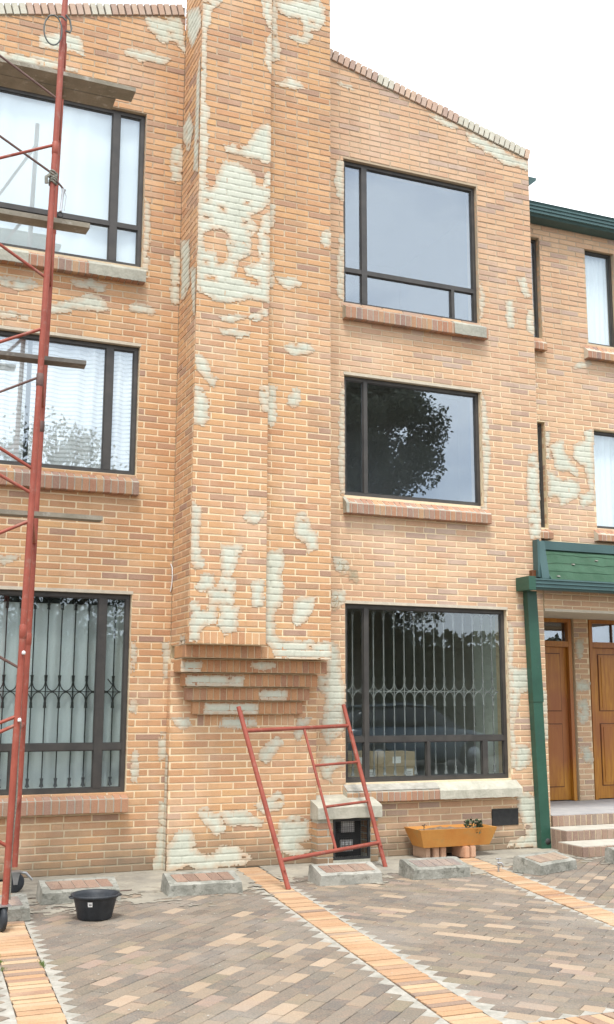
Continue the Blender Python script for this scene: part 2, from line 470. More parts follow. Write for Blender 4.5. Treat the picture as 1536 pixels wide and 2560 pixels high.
class Masonry:
    """collects the bricks of one thing; the 300 that show largest become objects, the rest one joined part"""
    _var = None
    def __init__(s, thing, m, brickname='brick', restname='brick_courses', cap=296):
        s.t, s.m, s.items, s.nm, s.rest, s.cap = thing, m, [], brickname, restname, cap
    def add(s, w, poly, h=None, depth=0.022):
        s.items.append((w, poly, R.uniform(-.0012, .0022) if h is None else h, depth))
    def courses(s, w):
        k0 = int(math.floor((w.z0 - w.zoff) / COURSE + 0.01)); k = k0
        while True:
            za = w.zoff + k * COURSE; zb = za + COURSE
            if za > w.z1 - 0.02: break
            z0, z1 = max(za, w.z0) + JT / 2, min(zb, w.z1) - JT / 2
            if z1 - z0 > 0.015:
                segs = [(w.u0, w.u1)]; extra = []
                for (a, b, c, d) in w.holes:
                    if c < z1 - 0.012 and d > z0 + 0.012:
                        ns = []
                        for p, q in segs:
                            if b <= p or a >= q: ns.append((p, q)); continue
                            if a > p: ns.append((p, a))
                            if b < q: ns.append((b, q))
                        segs = ns
                        if c - .004 - z0 > .018: extra.append((max(a, w.u0), min(b, w.u1), z0, c - .004))
                        if z1 - d - .004 > .018: extra.append((max(a, w.u0), min(b, w.u1), d + .004, z1))
                ph = w.off + (PITCH / 2 if k % 2 else 0) + R.uniform(-.008, .008)
                for p, q, z0, z1 in [(p, q, z0, z1) for p, q in segs] + extra:
                    i = math.floor((p - ph) / PITCH)
                    while ph + i * PITCH < q:
                        a = ph + i * PITCH + JV / 2 + R.uniform(-.002, .002); b = ph + (i + 1) * PITCH - JV / 2 + R.uniform(-.002, .002)
                        i += 1
                        a2, b2 = max(a, p + .002), min(b, q - .002)
                        if b2 - a2 < 0.018: continue
                        if R.random() < 0.025 and b2 - a2 > 0.2:      # a pair of half bricks
                            mid = a2 + R.choice((.12, .10, .14))
                            spans = ((a2, mid - .004), (mid + .005, b2))
                        else: spans = ((a2, b2),)
                        for e, f in spans:
                            poly = [(e, z0), (f, z0), (f, z1), (e, z1)]
                            if w.top:
                                g = lambda pt: w.top(pt[0]) - 0.012 - pt[1]
                                if min(g(x) for x in poly) < 0:
                                    poly = clip_line(poly, g)
                                    if len(poly) < 3: continue
                                    if max(x[1] for x in poly) - min(x[1] for x in poly) < 0.012: continue
                            s.add(w, poly)
            k += 1
    def soldiers(s, w, u0, u1, z0, z1, pitch=0.0655, depth=0.022):
        n = max(1, round((u1 - u0) / pitch)); p = (u1 - u0) / n
        for i in range(n):
            a, b = u0 + i * p + (.0005 if i == 0 else .0045), u0 + (i + 1) * p - (.0005 if i == n - 1 else .0045)
            j = R.uniform(-.002, .002)
            s.add(w, [(a, z0 + .002), (b, z0 + .002), (b, z1 - .003 + j), (a, z1 - .003 + j)], R.uniform(-.001, .003), depth)
    @staticmethod
    def shape(poly, h, depth, jit=.0016):
        """verts in (u, d, z) with d outward; face, bevel and sides"""
        n = len(poly); cx = sum(p[0] for p in poly) / n; cz = sum(p[1] for p in poly) / n
        def ins(p, k):
            dx, dz = p[0] - cx, p[1] - cz
            return (p[0] - math.copysign(min(k, abs(dx) * .4), dx), p[1] - math.copysign(min(k, abs(dz) * .4), dz))
        J = lambda: R.uniform(-jit, jit)
        q = [(p[0] + J(), p[1] + J()) for p in poly]
        fr = [(*ins(p, .0035), h) for p in q]; mi = [(*p, h - .004) for p in q]; bk = [(*p, -depth) for p in q]
        v = [(x, -d, z) for x, z, d in fr + mi + bk]
        f = [tuple(range(n))] + [(i, n + i, n + (i + 1) % n, (i + 1) % n) for i in range(n)] + [(n + i, 2 * n + i, 2 * n + (i + 1) % n, n + (i + 1) % n) for i in range(n)]
        return v, f
    def finish(s):
        sc = []
        for idx, (w, poly, h, dp) in enumerate(s.items):
            c = w.P(sum(p[0] for p in poly) / len(poly), sum(p[1] for p in poly) / len(poly))
            a = 0
            if (CAMPOS - Vector(c)).dot(w.n) > 0:
                q = [proj(w.P(*p)) for p in poly]
                if all(x and -20 < x[0] < 1556 and -20 < x[1] < 2580 for x in q):
                    a = abs(sum(q[i][0] * q[(i + 1) % len(q)][1] - q[(i + 1) % len(q)][0] * q[i][1] for i in range(len(q)))) / 2
            sc.append((a, idx))
        sc.sort(reverse=True)
        single = {i for a, i in sc[:s.cap] if a > 0}
        if Masonry._var is None:
            Masonry._var = {}
        mb = MB()
        for idx, (w, poly, h, dp) in enumerate(s.items):
            if idx in single:
                u0, u1 = min(p[0] for p in poly), max(p[0] for p in poly); z0, z1 = min(p[1] for p in poly), max(p[1] for p in poly)
                L_, H_ = u1 - u0, z1 - z0
                full = len(poly) == 4 and abs(L_ - (PITCH - JV)) < .012 and abs(H_ - (COURSE - JT)) < .004
                key = None
                if full:
                    key = (s.m.name, R.randrange(10)); uc, zc = (u0 + u1) / 2, (z0 + z1) / 2
                    me = Masonry._var.get(key)
                    if me is None:
                        a, b = (PITCH - JV) / 2, (COURSE - JT) / 2
                        v, f = s.shape([(-a, -b), (a, -b), (a, b), (-a, b)], R.uniform(-.0012, .0022), .022)
                        me = bpy.data.meshes.new('brick'); me.from_pydata(v, [], f); me.materials.append(s.m)
                        Masonry._var[key] = me
                else:
                    uc, zc = (u0 + u1) / 2, (z0 + z1) / 2
                    v, f = s.shape([(p[0] - uc, p[1] - zc) for p in poly], h, dp)
                    me = bpy.data.meshes.new('brick'); me.from_pydata(v, [], f); me.materials.append(s.m)
                link(s.nm, me, s.t, w.P(uc, zc), w.rot)
            else:
                v, f = s.shape(poly, h, dp)
                mb.add([w.P(x, z, -d) for x, d, z in v], f, 0, R.uniform(0.001, .999))
        if mb.v: mb.build(s.rest, s.m, s.t, kind='stuff')

def slab(w, mb, d0=-.0045, mi=0):
    """mortar body of a wall, cut round its openings"""
    us = sorted({w.u0, w.u1, *[x for h in w.holes for x in h[:2] if w.u0 < x < w.u1]})
    zs = sorted({w.z0, w.z1, *[x for h in w.holes for x in h[2:] if w.z0 < x < w.z1]})
    for a, b in zip(us, us[1:]):
        run = None
        cells = []
        for c, d in zip(zs, zs[1:]):
            mu, mz = (a + b) / 2, (c + d) / 2
            solid = not any(h[0] < mu < h[1] and h[2] < mz < h[3] for h in w.holes)
            if solid:
                if cells and abs(cells[-1][1] - c) < 1e-6: cells[-1][1] = d
                else: cells.append([c, d])
        for c, d in cells:
            poly = [(a, c), (b, c), (b, d), (a, d)]
            if w.top: poly = clip_line(poly, lambda pt: w.top(pt[0]) - pt[1])
            if len(poly) < 3: continue
            n = len(poly)
            v = [w.P(p[0], p[1], d0) for p in poly] + [w.P(p[0], p[1], -w.thick) for p in poly]
            fs = [tuple(range(n)), tuple(range(2 * n - 1, n - 1, -1))] + [(i, i + n, (i + 1) % n + n, (i + 1) % n) for i in range(n)]
            mb.add(v, fs, mi)

def inpoly(x, y, P):
    c = False; j = len(P) - 1
    for i in range(len(P)):
        if (P[i][1] > y) != (P[j][1] > y) and x < (P[j][0] - P[i][0]) * (y - P[i][1]) / (P[j][1] - P[i][1]) + P[i][0]: c = not c
        j = i
    return c
LV = (.0, .006, .019, .033, .047, .0595)
def patch(w, poly, parent, m, k=0, shift=lambda p: p):
    """thin skim of cement slurry that follows the courses: proud of the bricks, dipping at the joints"""
    P = [shift(p) for p in poly]
    a0, a1 = min(p[0] for p in P) - .03, max(p[0] for p in P) + .03
    z0, z1 = min(p[1] for p in P) - .03, max(p[1] for p in P) + .03
    a0, a1, z0 = max(a0, w.u0), min(a1, w.u1), max(z0, w.z0)
    z1 = min(z1, w.z1)
    if a1 - a0 < .02 or z1 - z0 < .02: return
    nx = max(2, int((a1 - a0) / .013)); xs = [a0 + (a1 - a0) * i / nx for i in range(nx + 1)]
    zs = []
    kk = int(math.floor((z0 - w.zoff) / COURSE))
    while w.zoff + kk * COURSE < z1:
        for l in LV: zs.append((w.zoff + kk * COURSE + l, 1.0 if l == 0 else 0.0, kk))
        kk += 1
    vid = {}; mb = MB(); joint = []
    def vert(i, j):
        if (i, j) in vid: return vid[(i, j)]
        x, (z, jz, kc) = xs[i], zs[j]
        ph = w.off + (PITCH / 2 if kc % 2 else 0)
        dv = abs(((x - ph + PITCH / 2) % PITCH) - PITCH / 2)
        jv = 1.0 if dv < .0065 else 0.0
        jj = max(jz, jv * .8)
        d = .0042 - .0045 * jj + noise.noise((x * 9, z * 9, 3.1)) * .0006
        mb.v.append(w.P(x + R.uniform(-.004, .004), z + (R.uniform(-.003, .003) if not jz else 0), d)); joint.append(jj)
        vid[(i, j)] = len(mb.v) - 1
        return vid[(i, j)]
    for j in range(len(zs) - 1):
        zc = (zs[j][0] + zs[j + 1][0]) / 2
        if zc < w.z0 or zc > w.z1 - .005: continue
        for i in range(nx):
            xc = (xs[i] + xs[i + 1]) / 2
            wx = noise.noise((xc * 9, zc * 14, k * 3.7)) * .035 + noise.noise((xc * 40, zc * 70, k * 1.3)) * .014
            wz = noise.noise((xc * 9 + 50, zc * 9, k * 2.1)) * .03 + noise.noise((xc * 60 + 9, zc * 30, k)) * .012
            if not (inpoly(xc + wx, zc + wz, P) or inpoly(xc + wx * .6 + .016, zc + wz, P) or inpoly(xc + wx * .6 - .016, zc + wz, P)): continue
            if noise.noise((xc * 12, zc * 16, k + 9.0)) > .6: continue
            if any(h[0] < xc < h[1] and h[2] - .004 < zc < h[3] + .004 for h in w.holes): continue
            if w.top and zc > w.top(xc) - .02: continue
            f = [vert(i, j), vert(i + 1, j), vert(i + 1, j + 1), vert(i, j + 1)]
            mb.f.append(f); mb.m.append(0); mb.r.append(0); mb.sm.append(True)
    if len(mb.f) < 4: return
    o = mb.build('cement_patch', m, parent)
    cnt = [0] * len(mb.v)
    for f in mb.f:
        for i in f: cnt[i] += 1
    nb = [1.0 if c < 4 else 0.0 for c in cnt]; n2_ = list(nb)
    for lvl in (.75, .5, .25):
        nn = list(n2_)
        for f in mb.f:
            if any(n2_[i] > lvl + .1 for i in f):
                for i in f: nn[i] = max(nn[i], lvl)
        n2_ = nn
    a2 = o.data.attributes.new('thin', 'FLOAT', 'POINT'); a2.data.foreach_set('value', n2_)
    at = o.data.attributes.new('joint', 'FLOAT', 'POINT'); at.data.foreach_set('value', joint)
    return o

# ------------------------------------------------------------------ ground
tag(MB().box(-300, 300, -300, 300, -.6, -.05).build('ground', M_ground), kind='structure')
pv_base = tag(MB().box(-3.4, 12, -9.5, 8, -.049, -.018).build('joint_bed', M_grout), kind='structure')
X1R = lambda y: 1.431 + .069 * y
X1L = lambda y: 1.18 + .0625 * y
X2L = lambda y: 3.53 + .129 * y
X2R = lambda y: 3.765 + .129 * y
X3L = lambda y: 5.83 + .20 * y
X3R = lambda y: 6.055 + .20 * y
YS, YN = -5.37, -.02
class PaverSet(Masonry):
    def finish2(s, name, parent_struct):
        sc = []
        for idx, (c, L_, W_, ang, h) in enumerate(s.items):
            q = proj((c[0], c[1], 0))
            a = 0
            if q and 0 < q[0] < 1536 and 0 < q[1] < 2560: a = L_ * W_ / (Vector((c[0], c[1], 0)) - CAMPOS).length ** 2.6
            sc.append((a, idx))
        sc.sort(reverse=True)
        single = {i for a, i in sc[:s.cap] if a > 0}
        mb = MB(); var = {}
        for idx, (c, L_, W_, ang, h) in enumerate(s.items):
            a, b = L_ / 2, W_ / 2
            if idx in single:
                key = (round(L_, 2), round(W_, 3), R.randrange(4))
                me = var.get(key)
                if me is None:
                    me = bpy.data.meshes.new(name); me.from_pydata(*s.pv(a, b)); me.materials.append(s.m); var[key] = me
                o = link(name, me, parent_struct, (c[0], c[1], h), ang)
                o.rotation_euler = (R.uniform(-.006, .006), R.uniform(-.006, .006), ang)
            else:
                v, _, f = s.pv(a, b)
                ca, sa = math.cos(ang), math.sin(ang)
                mb.add([(c[0] + x * ca - y * sa, c[1] + x * sa + y * ca, z + h) for x, y, z in v], f, 0, R.uniform(.001, .999))
        if mb.v: mb.build(name + '_field', s.m, parent_struct, kind='stuff')
    def pv(s, a, b):
        J = lambda: R.uniform(-.0018, .0018)
        k = .004
        top = [(-a + k, -b + k, 0), (a - k, -b + k, 0), (a - k, b - k, 0), (-a + k, b - k, 0)]
        mid = [(-a + J(), -b + J(), -.003), (a + J(), -b + J(), -.003), (a + J(), b + J(), -.003), (-a + J(), b + J(), -.003)]
        bt = [(x, y, -.03) for x, y, z in mid]
        f = [(0, 1, 2, 3)] + [(4 + i, 4 + (i + 1) % 4, (i + 1) % 4, i) for i in range(4)] + [(8 + i, 8 + (i + 1) % 4, 4 + (i + 1) % 4, 4 + i) for i in range(4)]
        return top + mid + bt, [], f
def zone(name, label_poly, ang, m, PL=.205, PW=.1035, phase=(0, 0), skip=None):
    """running bond of pavers at an angle inside a convex polygon; each row ends square, leaving saw-teeth"""
    t = tag(MB().add([(x, y, -.014) for x, y in label_poly], [tuple(range(len(label_poly)))]).build(name, M_grout), kind='structure')
    ps = PaverSet(t, m)
    ca, sa = math.cos(ang), math.sin(ang)
    Q = [(x * ca + y * sa, -x * sa + y * ca) for x, y in label_poly]
    n = len(Q)
    def span(v):
        xs = []
        for i in range(n):
            (x0, y0), (x1, y1) = Q[i], Q[(i + 1) % n]
            if (y0 > v) != (y1 > v): xs.append(x0 + (x1 - x0) * (v - y0) / (y1 - y0))
        return (min(xs), max(xs)) if len(xs) >= 2 else None
    v0, v1 = min(q[1] for q in Q), max(q[1] for q in Q)
    k = 0; v = v0 + .01 + phase[1]
    while v + PW < v1:
        s1, s2 = span(v), span(v + PW)
        if s1 and s2:
            a, b = max(s1[0], s2[0]) + .006, min(s1[1], s2[1]) - .006
            ph = phase[0] + (PL / 2 if k % 2 else 0) + R.uniform(-.012, .012)
            i = math.floor((a - ph) / PL)
            while ph + i * PL < b:
                p, q = max(ph + i * PL, a), min(ph + (i + 1) * PL, b)
                i += 1
                if q - p < .06: continue
                L_, W_ = q - p - .0035, PW - .0035
                uc, vc = (p + q) / 2, v + PW / 2
                x, y = uc * ca - vc * sa, uc * sa + vc * ca
                if skip and skip(x, y): continue
                ps.items.append(((x, y), L_, W_, ang, R.uniform(-.002, .0015)))
        v += PW; k += 1
    ps.finish2('paver', t)
    return t
A41, B46 = math.radians(43), math.radians(-51)
zone('paving', [(X1R(YN) + .014, YN), (X1R(-9) + .014, -9), (X2L(-9) - .014, -9), (X2L(YN) - .014, YN)], A41, M_paver, phase=(.03, 0))
zone('paving', [(X2R(YN) + .014, YN), (X2R(YS) + .014, YS), (X3L(YS) - .014 , YS), (X3L(YN) - .014, YN)], B46, M_paver, phase=(.0, .02))
zone('paving', [(X3R(YN) + .014, YN), (X3R(YS) + .014, YS), (11.5, YS), (11.5, YN)], A41, M_paver)
zone('paving', [(-3.2, YN), (-3.2, -9), (X1L(-9) - .014, -9), (X1L(YN) - .014, YN)], B46, M_paver)
zone('paving', [(X2R(YS - .27) + .02, YS - .27), (X2R(-9), -9), (11.5, -9), (11.5, YS - .27)], A41, M_paver)
# orange header strips between the parking bays, each with whitish cement along its edges
def strip(name, xl, xr, y0, y1, m, label=None):
    t = tag(MB().add([(xl(y0), y0, -.010), (xl(y1), y1, -.010), (xr(y1), y1, -.010), (xr(y0), y0, -.010)], [(0, 1, 2, 3)]).build(name, M_gap), kind='structure')
    ps = PaverSet(t, m)
    y = y0
    while y > y1 + .07:
        p = R.uniform(.069, .079)
        ym = y - p / 2
        a, b = xl(ym) + R.uniform(-.006, .006), xr(ym) + R.uniform(-.006, .006)
        ps.items.append((((a + b) / 2, ym), b - a, p - R.uniform(.010, .017), .0 + R.uniform(-.015, .015), R.uniform(-.001, .004)))
        y -= p
    ps.finish2('brick', t)
    for side, xf in ((-1, xl), (1, xr)):      # cement edging seen as saw-teeth between the pavers
        mb = MB(); yy = y0
        while yy > y1 + .05:
            w0 = w1 = .15
            xa, xb = xf(yy) + side * .006, xf(yy - .1) + side * .006
            v = [(xa, yy, -.005), (xa + side * w0, yy, -.005), (xb + side * w1, yy - .1, -.005), (xb, yy - .1, -.005)]
            mb.add(v, [(0, 1, 2, 3) if side < 0 else (3, 2, 1, 0)])
            yy -= .1
        mb.build('cement_edging', M_edge, t, kind='stuff')
    return t
strip('paving_strip', X1L, X1R, -.12, -9, M_strip)
strip('paving_strip', X2L, X2R, -.14, -9, M_strip)
strip('paving_strip', X3L, X3R, -.35, YS, M_strip)
t4 = tag(MB().box(X2R(-5.37) + .03, 11.5, -5.62, -5.375, -.013, -.0085).build('paving_strip', M_grout), kind='structure')
ps = PaverSet(t4, M_strip); x = X2R(-5.4) + .05
while x < 11.4:
    ps.items.append(((x + .037, -5.497), .24, .065, math.pi / 2 + R.uniform(-.015, .015), R.uniform(-.001, .004))); x += .0745
ps.finish2('brick', t4)
MB().add([(X2R(-5.3) + .12, -5.368, -.0025), (11.5, -5.368, -.0025), (11.5, -5.28, -.0025), (X2R(-5.2) + .12, -5.28, -.0025)], [(0, 1, 2, 3)]).build('cement_edging', M_edge, t4, kind='stuff')
# smeared concrete along the foot of the walls, ragged front edge
def apron(xa, xb, yf, seed, lift=.0032, dens=.3, hard=.12):
    mb = MB(); st = .03; vid = {}
    def vv(i, j):
        if (i, j) not in vid:
            x, y = i * st, -j * st
            mb.v.append((x + R.uniform(-.008, .008), y + R.uniform(-.008, .008), lift + noise.noise((x * 3, y * 3, seed)) * .0025 + noise.noise((x * 17, y * 17, seed)) * .0012))
            vid[(i, j)] = len(mb.v) - 1
        return vid[(i, j)]
    for j in range(0, int(2.1 / st)):
        y = -(j + .5) * st
        for i in range(int((min(xa(0), xa(y)) - .1) / st), int((max(xb(0), xb(y)) + .1) / st)):
            x = (i + .5) * st
            if not xa(y) < x < xb(y): continue
            e = (y - yf) / .55 + noise.noise((x * 2.2, y * 3, seed)) * 1.0 + noise.noise((x * 9, y * 12, seed)) * .8 + noise.noise((x * 33, y * 33, seed)) * .35
            if e < hard: continue
            mb.f.append([vv(i, j), vv(i, j + 1), vv(i + 1, j + 1), vv(i + 1, j)]); mb.m.append(0); mb.r.append(0); mb.sm.append(True)
    return tag(mb.build('concrete_apron', M_apron), kind='structure')
apron(lambda y: X1R(y) + .01, lambda y: X2L(y) + .0, -1.45, 1.0)
apron(lambda y: X2R(y) - .0, lambda y: X3L(y), -1.2, 5.0)
apron(lambda y: X3R(y), lambda y: 9.4, -.95, 9.0)
apron(lambda y: -2.5, lambda y: X1L(y), -1.0, 13.0)

# cement patches: outlines on each wall plane, centimetres (across, height)
PATCH = {
 'F0': [
  (287,855,307,861,304,852,296,846,295,832,291,827,291,806,291,744,288,743,287,830),
  (288,743,295,741,296,731,293,721,295,708,294,696,295,687,293,680,295,654,287,647,285,670),
  (313,703,338,707,344,720,350,730,362,736,362,692,338,693,326,693,316,696),
  (287,648,304,654,307,669,313,685,327,685,339,682,345,675,346,666,357,667,358,681,362,685,362,650,349,638,339,631,349,618,341,609,342,593,334,585,323,578,320,593,319,607,311,612,293,607,286,604),
  (354,633,362,639,362,576,352,581,352,613),
  (286,606,293,607,293,585,287,584),
  (287,586,305,587,308,577,316,576,321,586,319,602,335,605,341,593,329,584,326,575,325,566,335,565,346,558,352,561,351,567,340,568,335,578,352,584,361,589,362,544,340,545,329,540,308,538,292,543,288,547),
  (352,873,364,877,363,846,360,844,356,851,352,859),
  (357,819,363,845,363,791,357,802),
  (312,521,323,527,338,528,336,522,316,517),
  (341,526,348,532,361,537,360,529,350,523),
  (311,510,324,513,343,512,342,508,329,503,315,504),
  (290,481,295,481,300,477,302,465,308,462,307,454,304,451,301,457,294,461,290,464),
  (287,450,293,450,296,446,299,438,301,422,296,410,288,411),
  (354,457,362,459,361,431,356,434),
  (287,336,291,338,295,336,296,318,293,307,296,289,299,285,298,277,293,274,288,281),
  (338,325,343,333,359,334,355,326,348,321,342,322),
  (318,299,337,301,335,293,330,281,326,271,330,267,329,245,307,241,306,257,315,261,319,271,317,282,318,292),
  (294,257,299,271,309,272,310,264,305,256,299,253),
  (287,244,295,245,297,238,304,238,313,245,311,226,298,219,294,209,287,208),
  (317,243,322,246,333,242,332,219,322,215,315,223,320,233),
  (348,267,358,268,359,244,350,243,348,256),
 ],
 'F1': [
  (372,887,421,899,427,894,426,872,419,863,411,859,405,856,403,869,400,874,387,871,377,872,373,880),
  (368,886,371,886,371,847,376,835,374,816,368,814),
  (388,848,411,857,414,853,406,843,397,843,390,846),
  (372,790,390,801,398,800,405,792,390,788),
  (366,656,370,653,370,632,366,631),
  (425,632,431,638,435,633,434,622,429,617,423,623),
  (373,577,386,580,401,575,398,570,388,566,379,569),
  (385,507,396,511,411,512,415,506,407,500,392,497,386,502),
  (366,464,374,464,375,433,372,422,366,422),
  (390,453,394,463,400,464,401,453,394,441,388,446),
  (366,597,371,594,371,564,367,563),
  (399,337,407,339,410,332,413,322,419,319,419,301,412,298,409,307,398,315,397,327),
  (366,295,377,299,385,296,381,273,384,262,379,243,374,235,374,221,379,214,392,210,400,213,413,215,419,210,430,213,436,210,436,195,425,194,402,194,379,194,373,205,366,213),
  (397,251,407,255,417,256,414,242,407,232,399,226,395,235),
 ],
 'SD': [
  (52,876,15,857,-1,829,32,820,50,848),
  (65,746,39,751,21,727,35,706,53,727),
  (13,775,5,795,-1,742,3,671,18,676,15,726),
  (59,621,28,608,24,559,39,550,52,557,50,587),
  (22,576,1,567,-3,521,7,523),
  (26,215,13,213,14,197,33,195),
 ],
 'BW': [
  (285,17,294,36,306,37,315,17,328,11,338,21,348,21,359,14,368,6,358,1,336,1,321,0,304,5,296,1,285,2),
  (315,51,322,56,334,48,340,41,339,33,334,31,325,37),
  (334,49,345,53,358,52,378,42,377,36,351,36,340,43),
  (398,42,412,46,424,41,428,24,416,20,428,11,409,8,398,12,395,32),
  (374,51,382,61,401,59,393,51),
  (374,101,384,116,394,121,400,114,391,105,383,96),
  (371,55,383,63,396,69,401,62,398,54,383,49),
  (335,130,337,139,354,140,370,137,370,130),
  (288,152,296,147,305,130,296,129,289,137),
  (422,152,432,162,435,157,430,142,415,117,412,125),
 ],
 'L': [
  (280,210,285,211,285,176,282,176),
  (279,125,287,125,289,100,279,100),
  (281,63,288,63,288,-1,277,-1,280,34),
  (242,867,281,873,287,828,279,843,263,839,247,849),
  (224,820,244,825,272,820,266,814,242,811,226,813),
  (158,821,175,823,179,806,182,801,165,804,138,800,136,811),
  (125,787,143,790,174,786,174,783,149,780,99,776,98,787),
  (276,720,286,729,285,684,277,685),
  (246,661,252,651,254,629,251,598,246,597),
  (247,597,254,598,251,575,247,575),
  (110,552,135,555,147,548,126,541,113,545),
  (177,561,195,564,212,561,210,553,183,552),
  (159,533,184,542,200,549,212,543,215,533,190,532,162,524),
  (112,520,137,520,137,514,112,512),
  (237,543,248,548,260,544,260,536,239,538),
  (278,602,285,604,286,552,280,549),
  (124,287,141,287,133,278,124,277),
  (251,157,254,155,254,142,251,144),
  (250,215,253,196,251,176),
  (254,107,257,107,258,93,253,93),
  (253,93,258,93,257,80,255,82),
 ],
 'R': [
  (465,748,472,747,472,700,465,703,463,720),
  (468,660,472,661,472,635,467,634),
  (465,634,472,635,472,584,466,587),
  (582,829,596,830,621,828,618,818,601,817),
  (632,817,658,815,698,799,716,797,715,787,686,786,663,797,638,805),
  (464,841,481,843,484,837,468,836),
  (698,645,707,649,713,625,708,622),
  (680,616,689,617,690,586,682,582),
  (710,609,717,612,717,579,709,586),
  (646,634,650,615,649,602,645,584),
  (645,505,648,481,652,431,648,395,645,363,642,362),
  (468,475,472,494,472,370,469,369,467,403),
  (706,434,715,437,716,368,702,367,702,404),
  (701,367,717,368,715,336,705,336),
  (460,301,469,303,476,294,474,285,469,285,462,289),
  (458,269,470,268,471,257,462,248,457,254),
  (453,214,464,212,466,183,471,168,470,141,453,117,448,127,451,162,441,168,443,178,453,183),
  (672,249,675,226,672,158,675,84,669,84,669,158),
  (672,192,693,192,697,172,683,163,674,134,671,141),
  (676,108,689,107,693,96,686,84,675,84),
  (448,102,464,102,471,94,453,89,447,91),
  (677,56,688,60,700,51,700,1,662,3,665,9,688,13,681,32,676,43),
  (447,124,448,138,454,149,468,153,472,131,465,121,453,112),
  (445,94,453,102,470,95,469,90,458,87,455,76,448,76),
  (713,167,722,169,723,116,715,115,713,149),
 ],
 'RD': [
  (466,299,475,296,475,285,468,284),
  (477,290,487,288,485,276,479,277),
  (458,263,464,263,464,255,460,247),
 ],
 'AN': [
  (791,558,799,564,816,568,819,563,809,558,796,556),
  (748,472,752,473,754,456,751,436,749,438),
  (755,453,764,463,771,466,774,462,774,448,780,443,790,430,793,425,789,421,778,428,770,426,762,429,760,438),
  (749,422,758,423,761,417,780,418,792,416,794,403,788,394,774,389,767,382,763,393,749,391),
  (808,481,817,483,814,405,816,396,800,383,794,390,796,398,811,403,804,434,794,439,788,444,789,460,806,466),
 ],
 'PR': [
  (857,182,878,182,876,170,856,169),
  (860,154,869,161,874,149,873,132,863,128,859,143),
  (860,99,871,102,878,86,876,76,866,81),
  (860,231,870,235,870,215,864,208,860,215),
 ],
}
M_corbj = noisy('shade_darkened_mortar', (.50, .39, .25), (.60, .48, .32), 8, 0.9, 0.3)  # mortar darkened to paint in the shade between the corbel tiers
M_roofj = noisy('dark_coping_mortar', (.13, .11, .09), (.22, .19, .15), 8, 0.9, 0.3)
# ------------------------------------------------------------------ buildings
def cement_patches(key, w, parent, m, shift=lambda p: p, only=None):
    for i, flat in enumerate(PATCH[key]):
        poly = [(flat[j] / 100, flat[j + 1] / 100) for j in range(0, len(flat), 2)]
        patch(w, poly, parent, m, k=i + len(key) * 17, shift=shift)

houseL = empty('townhouse', (0, 0, 0), 'left brick townhouse with three dark framed windows behind the scaffold leg', 'house', 'brick townhouses of the row')
houseR = empty('townhouse', (5.8, 0, 0), 'middle brick townhouse right of the chimney, with a tree mirrored in its middle window', 'house', 'brick townhouses of the row')
houseE = empty('townhouse', (8.5, .27, 0), 'set back brick house at the right edge with wooden doors under a green awning roof', 'house', 'brick townhouses of the row')
chim = empty('chimney_stack', (3.6, -.3, 0), 'tall projecting brick chimney stack patched with pale cement, stepped corbels at its foot', 'chimney')

topL = lambda x: 8.75 + (x - 2.86) * .265
topR = lambda x: 8.667 - (x - 4.574) * .257
HL = [(.76, 2.48, 5.85, 7.53), (.76, 2.485, 3.71, 5.02), (.51, 2.48, .71, 2.55)]
HR = [(4.72, 6.44, 5.815, 7.51), (4.722, 6.428, 3.69, 5.01), (4.725, 6.69, .735, 2.55)]
VENT = (6.43, 6.762, .25, .425)
HE = [(7.26, 7.492, 5.874, 7.163), (7.26, 7.48, 3.555, 4.832), (8.172, 8.62, 5.906, 7.15), (8.18, 8.66, 3.6, 4.815)]
EX, EY, EZ = (1, 0, 0), (0, 1, 0), (0, 0, 1)
wL = Wall((0, 0, 0), EX, -1.8, 2.872, 0, 9, HL, topL, off=.02)
wR = Wall((0, 0, 0), EX, 4.352, 7.18, 0, 9, HR + [VENT], topR, off=.11)
wE = Wall((0, .27, 0), EX, 7.0, 9.8, 2.92, 7.36, HE, off=.05, thick=.2)
def body(w, parent, name='wall', m=None):
    mb = MB(); slab(w, mb); return mb.build(name, m or M_mortar, parent)
def head_strip(parent, h, w, m=M_lintel):
    MB().box(h[0] - .01, h[1] + .01, w.o.y - .0035, w.o.y + .04, h[3] - .002, h[3] + .028).build('lintel', m, parent)
def reveal(ms, h, w, depth, n_side=1):
    """bricks on the right-hand reveal of an opening"""
    rw = Wall((h[1], w.o.y, 0), (0, -1, 0), -depth, -.024, h[2], h[3] - .002, off=R.uniform(0, .2), thick=.02)
    ms.courses(rw)
def coping(ms, x0, x1, top, slope, y=-.018, hgt=.125, coat=()):
    a = math.atan(slope); L_ = (x1 - x0) / math.cos(a); n = round(L_ / .0735)
    w = Wall((0, y, 0), EX, x0, x1, 0, 12); ms2 = Masonry(ms.t, M_coated, 'coping_brick', 'coping_bricks')
    dx, dz = math.cos(a), math.sin(a)
    for i in range(n):
        s0, s1 = (i + .08) * L_ / n, (i + .90) * L_ / n
        if R.random() < .3: s0 += .003
        b0, b1 = R.uniform(-.002, .003), hgt + R.uniform(-.006, .004)
        pt = lambda s_, b_: (x0 + dx * s_ - dz * b_, top(x0) + dz * s_ + dx * b_)
        xm = x0 + dx * (s0 + s1) / 2
        (ms2 if any(a_ < xm < b_ for a_, b_ in coat) else ms).add(w, [pt(s0, b0), pt(s1, b0), pt(s1, b1), pt(s0, b1)], R.uniform(-.001, .004), .19)
    ms2.finish()
def coping_bed(parent, x0, x1, top, hgt=.10):
    MB().prism([(x0, top(x0) + .001), (x1, top(x1) + .001), (x1, top(x1) + hgt), (x0, top(x0) + hgt)], 'y', .004, .17).build('coping_bed', M_roofj, parent)

